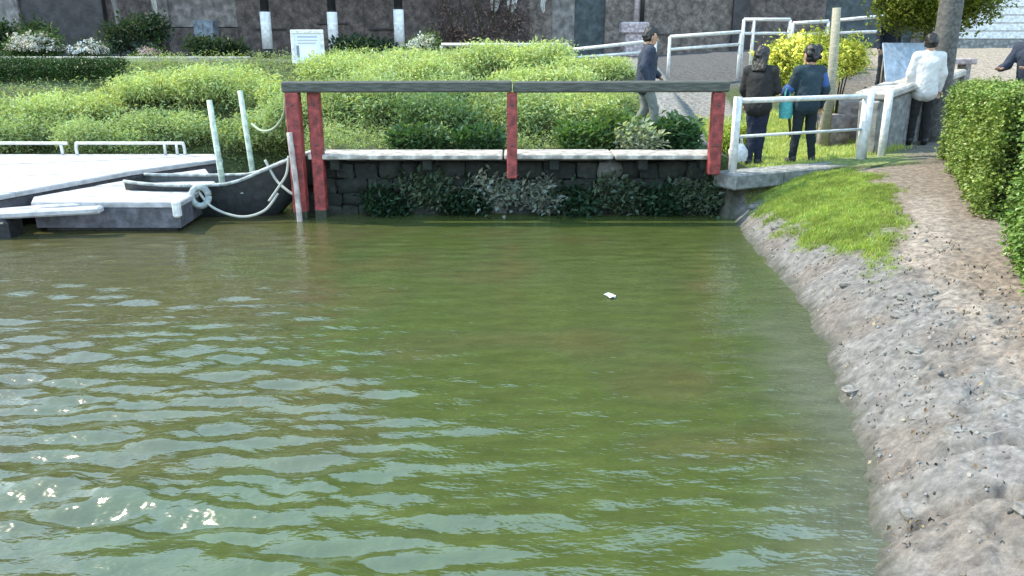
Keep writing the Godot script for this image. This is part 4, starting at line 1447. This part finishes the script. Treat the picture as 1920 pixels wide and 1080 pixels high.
func flower_bush(at: Vector3, r: float, hgt: float, called: String, label: String, flowers: int, fc: Color, leafc: Color, lift := 0.0):
	var o := thing(called, at, label, "bush")
	var l := blob([[Vector3(0, lift + hgt * 0.45, 0), Vector3(r, hgt * 0.5, r * 0.8)], [Vector3(r * 0.5, lift + hgt * 0.6, 0), Vector3(r, hgt * 0.8, r) * 0.5], [Vector3(-r * 0.6, lift + hgt * 0.3, 0), Vector3(r, hgt * 0.8, r) * 0.45]], int(flowers * 0.7), 0.9, leafc, 0.25, 0.0)
	var st := begin(true)
	for i in 5:
		var a := i * 1.3
		tube(st, [Vector3(0, -0.1, 0), Vector3(cos(a) * r * 0.5, lift + hgt * 0.7, sin(a) * r * 0.4)], [0.02, 0.008], 5)
	obj("stem", st, M.twig, o)
	scatter("foliage", M.cluster_soft, M.leaf, l[0], l[1], o)
	var xfs := []
	var cols := []
	for i in flowers:
		var d := Vector3(rng.randfn(), absf(rng.randfn()) * 0.9 + 0.05 if lift == 0.0 else rng.randfn(), rng.randfn()).normalized()
		var lump := 1.0 + 0.35 * patch_noise.get_noise_3dv(d * 3.0 + at)
		if patch_noise.get_noise_3dv(d * 6.0 - at) < -0.25: continue
		xfs.append(turned(Vector3(0, lift + hgt * 0.45, 0) + d * Vector3(r * 1.05, hgt * 0.56, r * 0.85) * lump * rng.randf_range(0.8, 1.05), rng.randf_range(0.7, 1.3)))
		cols.append(tone(fc, 0.2))
	scatter("blossom", M.cluster_petal, M.flower, xfs, cols, o)

func _ready():
	var cam := Camera3D.new()
	cam.name = "camera"
	add_child(cam)
	cam.position = Vector3(0, 2.1, 0)
	cam.rotation_degrees = Vector3(-16.7, 0, 0)
	cam.fov = 40.0
	cam.near = 0.05
	cam.far = 600.0
	cam.current = true
	var sky_m := ProceduralSkyMaterial.new()
	sky_m.sky_top_color = Color(0.56, 0.69, 0.80)
	sky_m.sky_horizon_color = Color(0.90, 0.94, 0.95)
	sky_m.sky_curve = 0.18
	sky_m.ground_bottom_color = Color(0.2, 0.2, 0.17)
	sky_m.ground_horizon_color = Color(0.7, 0.74, 0.72)
	sky_m.sky_energy_multiplier = 1.55
	var sky := Sky.new()
	sky.sky_material = sky_m
	var env := Environment.new()
	env.background_mode = Environment.BG_SKY
	env.sky = sky
	env.tonemap_mode = Environment.TONE_MAPPER_LINEAR
	env.tonemap_exposure = 1.65
	env.sdfgi_enabled = true
	env.ssao_enabled = true
	env.ssil_enabled = true
	var we := WorldEnvironment.new()
	we.name = "world_environment"
	we.environment = env
	add_child(we)
	var sun := DirectionalLight3D.new()
	sun.name = "sun"
	sun.light_color = Color(1.0, 0.95, 0.87)
	sun.light_energy = 1.5
	sun.light_angular_distance = 0.5
	sun.shadow_enabled = true
	add_child(sun)
	sun.look_at_from_position(Vector3(-0.82, 1.0, -0.24) * 50.0, Vector3.ZERO, Vector3.UP)

	rng.seed = 20240
	bank_noise.seed = 9; bank_noise.frequency = 1.0; bank_noise.fractal_octaves = 3
	patch_noise.seed = 4; patch_noise.frequency = 0.7; patch_noise.fractal_octaves = 3
	make_materials()
	make_waves()
	M.cluster_soft = leaf_cluster(14, 0.085, 0.024, 0.16, 11, 0.0)
	M.cluster_hedge = leaf_cluster(9, 0.040, 0.024, 0.07, 12, 0.0)
	M.cluster_broad = leaf_cluster(8, 0.11, 0.06, 0.12, 13, 0.2)
	M.cluster_tree = leaf_cluster(12, 0.10, 0.045, 0.2, 14, 0.2)
	M.cluster_big = leaf_cluster(16, 0.35, 0.2, 0.7, 15, 0.2)
	M.cluster_petal = leaf_cluster(8, 0.045, 0.035, 0.05, 16, 0.0)

	# ground and water
	var gx := steps([[-220.0, -40.0, 30.0], [-40.0, -13.2, 0.67], [-13.2, -1.2, 0.3], [-1.2, 1.32, 0.12], [1.32, 3.52, 0.025], [3.52, 7.2, 0.07], [7.2, 16.0, 0.3], [16.0, 40.0, 2.0], [40.0, 220.0, 30.0]])
	var gz := steps([[-300.0, -60.0, 30.0], [-60.0, -26.0, 2.0], [-26.0, -12.6, 0.2], [-12.6, -10.78, 0.07], [-10.78, -10.70, 0.02], [-10.70, -6.4, 0.05], [-6.4, -2.2, 0.025], [-2.2, -1.6, 0.06], [-1.6, 3.2, 0.2], [3.2, 63.2, 5.0]])
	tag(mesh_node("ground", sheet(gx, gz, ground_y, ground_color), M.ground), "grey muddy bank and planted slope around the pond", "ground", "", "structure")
	var wx := steps([[-60.0, -14.0, 4.6], [-14.0, -9.0, 0.25], [-9.0, -3.6, 0.05], [-3.6, 2.6, 0.03], [2.6, 3.6, 0.1]])
	var wz := steps([[-18.0, -14.0, 0.4], [-14.0, -9.0, 0.06], [-9.0, -6.2, 0.035], [-6.2, -1.8, 0.022], [-1.8, 2.0, 0.2], [2.0, 42.0, 4.0]])
	tag(mesh_node("water", sheet(wx, wz, water_y, water_color), M.pond), "murky green pond water with small ripples", "water", "", "structure")

	# large structures
	facade()
	white_house()
	retaining_wall()
	walkway()
	red_railing()
	pontoon("pontoon", PackedVector2Array([Vector2(-12.5, -13.25), Vector2(-4.95, -13.25), Vector2(-4.62, -12.7), Vector2(-5.45, -11.3), Vector2(-6.35, -8.7), Vector2(-12.5, -8.7)]), 0.45, 0.3, 9, Vector2(0.35, 0.94).normalized(), "large white decked pontoon at the left edge with low hoop rails", 0.16)
	var pb := pontoon("pontoon", PackedVector2Array([Vector2(-5.75, -9.35), Vector2(-3.98, -9.35), Vector2(-4.1, -10.9), Vector2(-4.72, -12.2), Vector2(-5.38, -11.15), Vector2(-5.95, -9.75)]), 0.36, 0.3, 7, Vector2(0, 1), "smaller pale floating platform with a dark grey side beside the boat", 0.05)
	var gst := begin()
	box_at(gst, Vector3(0.09, 0.2, 0.09), Vector3(-4.02, 0.28, -9.36) - pb.position, 0.02)
	obj("corner_guard", gst, M.white_paint, pb)
	hoop(Vector3(-12.4, 0.45, -13.15), Vector3(-7.42, 0.45, -13.15), 0.19, "left low white hoop rail along the back of the big pontoon", [0.5])
	hoop(Vector3(-7.18, 0.45, -13.15), Vector3(-5.4, 0.45, -13.15), 0.19, "right low white hoop rail with extra posts at its right end", [0.82, 0.93])
	# white gangboard lying against the platform
	var gb := thing("gangboard", Vector3(-5.4, 0.2, -9.15), "low white two armed gangboard projecting at the front of the smaller platform", "gangboard")
	for q in [[Vector3(-0.95, 0.05, 0.1), Vector3(0.55, 0.1, -0.08), 0.16, "beam"], [Vector3(-0.95, 0.06, 0.0), Vector3(0.35, 0.12, -0.28), 0.1, "beam"], [Vector3(-0.2, 0.08, 0.05), Vector3(-0.2, 0.09, -0.2), 0.1, "cross_piece"]]:
		var st := begin()
		bar(st, q[0], q[1], q[2], 0.08, 0.02)
		obj(q[3], st, M.deck_white, gb)
	var fl := begin()
	box_at(fl, Vector3(0.6, 0.4, 0.35), Vector3(-0.75, -0.18, 0.0), 0.04)
	obj("float", fl, M.float_black, gb)
	boat()
	for q in [[Vector3(-3.86, -0.4, -10.62), Vector3(-3.96, 1.48, -10.62), 0.042, "left pale green mooring pole leaning left by the dark boat"], [Vector3(-3.72, -0.4, -11.5), Vector3(-3.84, 1.56, -11.5), 0.042, "right pale green mooring pole standing behind the dark boat"]]:
		var p := begin(true)
		tube(p, [q[0], q[0].lerp(q[1], 0.5), q[1]], [q[2], q[2] * 0.95, q[2] * 0.85], 10)
		tag(obj("mooring_pole", p, M.pale_pole), q[3], "pole")
	rope([Vector3(-4.0, 0.42, -9.98), Vector3(-3.8, 0.2, -9.9), Vector3(-3.45, 0.08, -9.88), Vector3(-3.15, 0.15, -9.92), Vector3(-2.98, 0.36, -10.0)], 0.017, M.rope, "pale mooring rope sagging along the near side of the dark boat")
	rope([Vector3(-3.2, 0.74, -10.3), Vector3(-3.05, 0.5, -10.2), Vector3(-2.9, 0.38, -10.12), Vector3(-2.82, 0.33, -10.1)], 0.019, M.rope, "pale rope from the dark boat's bow down to the red post")
	rope([Vector3(-2.83, 0.82, -10.08), Vector3(-2.86, 0.6, -10.02), Vector3(-2.98, 0.42, -10.0), Vector3(-3.1, 0.26, -9.98)], 0.016, M.rope, "short pale rope hanging on the left red post towards the water")
	rope([Vector3(-2.84, 1.55, -10.2), Vector3(-2.92, 1.3, -10.3), Vector3(-3.12, 1.12, -10.5), Vector3(-3.4, 1.06, -10.9), Vector3(-3.7, 1.1, -11.45)], 0.018, M.rope_green, "pale green rope from the red post's top to the right mooring pole")
	right_railing()
	var kb := thing("concrete_kerb", Vector3(3.9, 0.4, -10.9), "grey concrete edge under the white railing by the people", "kerb")
	for i in 3:
		var a := Vector3(2.74, 0.49, -10.20).lerp(Vector3(5.02, 0.49, -11.34), i / 3.0)
		var b := Vector3(2.74, 0.49, -10.20).lerp(Vector3(5.02, 0.49, -11.34), (i + 0.99) / 3.0)
		var st := begin()
		bar(st, a - kb.position, b - kb.position, 0.42, 0.2, 0.02)
		obj("kerb_stone", st, M.concrete, kb)
	low_wall()
	rockery()
	blue_panel()
	bench()
	framed_sign()
	fences()
	var pole := begin(true)
	tube(pole, [Vector3(0, -0.2, 0), Vector3(0.01, 1.2, 0), Vector3(-0.03, 2.12, 0)], [0.08, 0.07, 0.062], 10)
	var po := obj("wooden_pole", pole, M.pale_wood)
	po.position = Vector3(4.95, ground_y(4.95, -12.7), -12.7)
	tag(po, "pale wooden pole standing behind the person in the blue jacket", "pole")
	# path edge at the top of the slope, left
	for q in [[-16.0, -10.9, "left"], [-10.85, -5.6, "right"]]:
		var st := begin()
		box_at(st, Vector3(q[1] - q[0], 0.14, 0.22), Vector3.ZERO, 0.02)
		var ko := obj("path_kerb", st, M.slab)
		ko.position = Vector3((q[0] + q[1]) * 0.5, 1.91, -17.6)
		tag(ko, "long pale kerb of the upper path above the dark hedge, %s length" % q[2], "kerb", "pale kerbs of the upper path")

	# people
	person(Vector3(3.45, land(3.45, -11.35), -11.35), PI - 0.5, 1.62, {"jacket": M.charcoal, "trousers": M.navy, "hair": "long", "hem": -0.06, "look": -0.3,
		"arms": [[Vector3(-0.24, 1.1, 0.05), Vector3(-0.12, 1.02, 0.24)], [Vector3(0.23, 1.1, 0.03), Vector3(0.2, 0.88, 0.14)]],
		"legs": [[Vector3(-0.06, 0.49, 0.04), Vector3(-0.05, 0.09, 0.03)], [Vector3(0.06, 0.49, 0.02), Vector3(0.06, 0.09, -0.06)]]},
		"person with long dark hair, black jacket and navy trousers at the white railing")
	person(Vector3(4.14, land(4.14, -11.4), -11.4), PI + 0.15, 1.58, {"jacket": M.teal_cloth, "trousers": M.dark_jeans, "hair": "bushy", "sleeve": M.blue_cloth, "hem": -0.06, "look": 0.4,
		"arms": [[Vector3(-0.27, 1.1, -0.02), Vector3(-0.26, 0.85, 0.05)], [Vector3(0.25, 1.1, 0.08), Vector3(0.22, 1.02, 0.3)]],
		"legs": [[Vector3(-0.12, 0.49, 0.02), Vector3(-0.16, 0.09, -0.02)], [Vector3(0.1, 0.49, 0.02), Vector3(0.13, 0.09, 0.02)]]},
		"person with bushy black hair, blue shouldered jacket and black trousers at the white railing")
	person(Vector3(1.92, land(1.92, -11.75) + 0.02, -11.75), PI * 0.5, 1.55, {"jacket": M.slate_cloth, "trousers": M.grey_trousers, "hem": -0.08, "lean": Vector3(0, 0, 0.03),
		"arms": [[Vector3(-0.23, 1.12, -0.1), Vector3(-0.22, 0.92, -0.02)], [Vector3(0.23, 1.12, 0.06), Vector3(0.2, 0.98, 0.22)]],
		"legs": [[Vector3(-0.08, 0.5, 0.14), Vector3(-0.09, 0.09, 0.16)], [Vector3(0.08, 0.48, 0.02), Vector3(0.09, 0.11, -0.2)]]},
		"person in a dark blue grey jacket walking on the path behind the railing")
	person(Vector3(6.35, land(6.35, -12.55), -12.55), PI - 0.2, 1.64, {"jacket": M.white_shirt, "trousers": M.charcoal, "hem": -0.1},
		"person in a white top and black trousers beside the tree trunk")
	person(Vector3(7.35, land(7.35, -16.2), -16.2), 0.4, 1.7, {"jacket": M.navy, "trousers": M.dark_jeans},
		"person in dark blue standing behind the pale blue panel")
	person(Vector3(7.55, land(7.55, -11.9), -11.9), -PI * 0.5 + 0.5, 1.72, {"jacket": M.slate_cloth, "trousers": M.navy, "lean": Vector3(0, 0, 0.12),
		"arms": [[Vector3(-0.26, 1.12, 0.12), Vector3(-0.2, 1.08, 0.38)], [Vector3(0.26, 1.15, 0.15), Vector3(0.2, 1.1, 0.4)]]},
		"person in dark blue reaching an arm forward above the hedge at the right edge")
	bag(Vector3(3.86, land(3.86, -11.4) + 0.66, -11.4), Vector3(0.1, 0.3, 0.07), M.turquoise, "turquoise bag held between the two people at the railing")
	bag(Vector3(3.12, land(3.12, -11.0) + 0.03, -11.0), Vector3(0.13, 0.24, 0.1), M.bag_white, "white plastic bag on the ground behind the railing's first post")

	# plants
	slope_shrubs()
	before_the_wall()
	hedge(Vector2(-14.5, -16.2), Vector2(-7.9, -16.2), 0.7, 1.25, 1.3, 1.88, 1.88, 6000, Color(0.045, 0.085, 0.022), "long dark green clipped hedge at the left below the upper path")
	hedge(Vector2(6.15, -11.3), Vector2(4.44, -7.3), 1.3, 0.6, 0.52, 1.60, 1.66, 13000, Color(0.16, 0.22, 0.045), "farther clipped hedge block on the right beside the dirt path", "clipped hedges along the dirt path")
	hedge(Vector2(4.06, -6.2), Vector2(3.46, -4.85), 1.3, 0.5, 0.45, 1.68, 1.72, 9000, Color(0.12, 0.20, 0.04), "nearer clipped hedge block at the right edge beyond a dark gap", "clipped hedges along the dirt path")
	flower_bush(Vector3(-10.75, 1.8, -18.6), 0.55, 0.68, "flowering_bush", "rounded bush covered in white blossom at the upper left", 700, Color(0.62, 0.60, 0.52), Color(0.06, 0.11, 0.03))
	flower_bush(Vector3(-9.65, 1.8, -18.8), 0.42, 0.5, "flower_clump", "small clump of white flowers right of the white blossom bush", 170, Color(0.62, 0.62, 0.58), Color(0.05, 0.09, 0.03))
	flower_bush(Vector3(-8.25, 1.85, -18.8), 0.22, 0.32, "flower_clump", "tiny pale pink flower clump before the dark wall", 80, Color(0.60, 0.45, 0.48), Color(0.05, 0.09, 0.03))
	flower_bush(Vector3(-1.85, 1.9, -17.2), 0.28, 0.5, "flower_clump", "white flowering clump at the left end of the level white railing", 220, Color(0.70, 0.70, 0.62), Color(0.12, 0.17, 0.05))
	flower_bush(Vector3(4.75, ground_y(4.75, -13.6), -13.6), 0.62, 0.78, "yellow_bush", "bright yellow flowering bush left of the wooden pole", 1100, Color(0.80, 0.77, 0.16), Color(0.32, 0.36, 0.06), 0.9)
	flower_bush(Vector3(5.75, ground_y(5.75, -14.4), -14.4), 0.40, 0.5, "yellow_bush", "smaller yellow flowering bush right of the wooden pole", 500, Color(0.80, 0.77, 0.16), Color(0.32, 0.36, 0.06), 0.9)
	flower_bush(Vector3(3.3, ground_y(3.3, -11.9), -11.9), 0.3, 0.5, "yellow_bush", "low yellow green bush behind the white railing's first post", 120, Color(0.40, 0.48, 0.06), Color(0.20, 0.27, 0.04))
	tree(Vector3(6.75, ground_y(6.75, -12.9) - 0.05, -12.9), [Vector3.ZERO, Vector3(0.0, 1.5, 0), Vector3(0.03, 3.4, 0), Vector3(0.2, 5.6, 0.1)], [0.21, 0.175, 0.16, 0.11],
		[[Vector3(0.9, 6.4, 0.2), Vector3(1.5, 1.0, 1.3)], [Vector3(-0.6, 6.6, -0.6), Vector3(1.4, 1.0, 1.3)], [Vector3(0.2, 7.4, 0.6), Vector3(1.2, 0.8, 1.2)]], 1500, Color(0.09, 0.14, 0.03), "tall_tree", "tall tree with a straight grey trunk beside the right hedge", M.cluster_tree, 1.2)
	tree(Vector3(7.6, ground_y(7.6, -15.2) - 0.05, -15.2), [Vector3.ZERO, Vector3(0.02, 0.9, 0), Vector3(0, 1.7, 0), Vector3(0, 2.3, 0)], [0.09, 0.08, 0.07, 0.05],
		[[Vector3(-0.35, 2.1, 0.1), Vector3(0.75, 0.7, 0.8)], [Vector3(0.40, 2.15, 0.0), Vector3(0.75, 0.7, 0.8)], [Vector3(0, 2.9, 0), Vector3(0.9, 0.7, 0.9)]], 3000, Color(0.135, 0.165, 0.02), "olive_tree", "round olive green tree behind the grey trunk at the top right", M.cluster_tree, 0.9)
	# unseen trees behind the building, heights shaped to block sky in the pond reflection
	var words := ["behind the far left end of the dark building", "behind the white flowering bushes and the dark building", "behind the building, left of the columns", "behind the brown wall", "behind the right part of the building", "behind the white boarded house"]
	var i := 0
	for q in [[-23.0, -35.0, 16.5], [-14.5, -33.0, 16.0], [-6.8, -31.5, 17.0], [0.5, -30.0, 21.0], [7.0, -30.0, 22.0], [15.0, -31.0, 20.0]]:
		var hh: float = q[2]
		tree(Vector3(q[0], 1.9, q[1]), [Vector3.ZERO, Vector3(0.1, hh * 0.3, 0), Vector3(0.0, hh * 0.55, 0.1), Vector3(0.1, hh * 0.75, 0)], [0.4, 0.32, 0.26, 0.16],
			[[Vector3(-2.4, hh * 0.6, 0), Vector3(3.0, hh * 0.25, 2.8)], [Vector3(2.4, hh * 0.62, 0.4), Vector3(3.0, hh * 0.25, 2.8)], [Vector3(0, hh * 0.8, 0), Vector3(3.2, hh * 0.22, 2.8)], [Vector3(0.4, hh * 0.45, 1.0), Vector3(3.6, hh * 0.2, 2.4)]], 3200, Color(0.06, 0.11, 0.025), "broad_tree", "large unseen green tree " + words[i], M.cluster_big, 1.0, "trees behind the building")
		i += 1
	lawns()
	litter()
	var leafm := leaf_cluster(3, 0.12, 0.06, 0.05, 31, 0.0)
	var fo := mesh_node("floating_paper", leafm, M.bag_white)
	fo.position = Vector3(0.83, 0.015, -6.73)
	fo.scale = Vector3(1.4, 0.15, 1.0)
	tag(fo, "small white scrap floating in the middle of the pond", "paper")
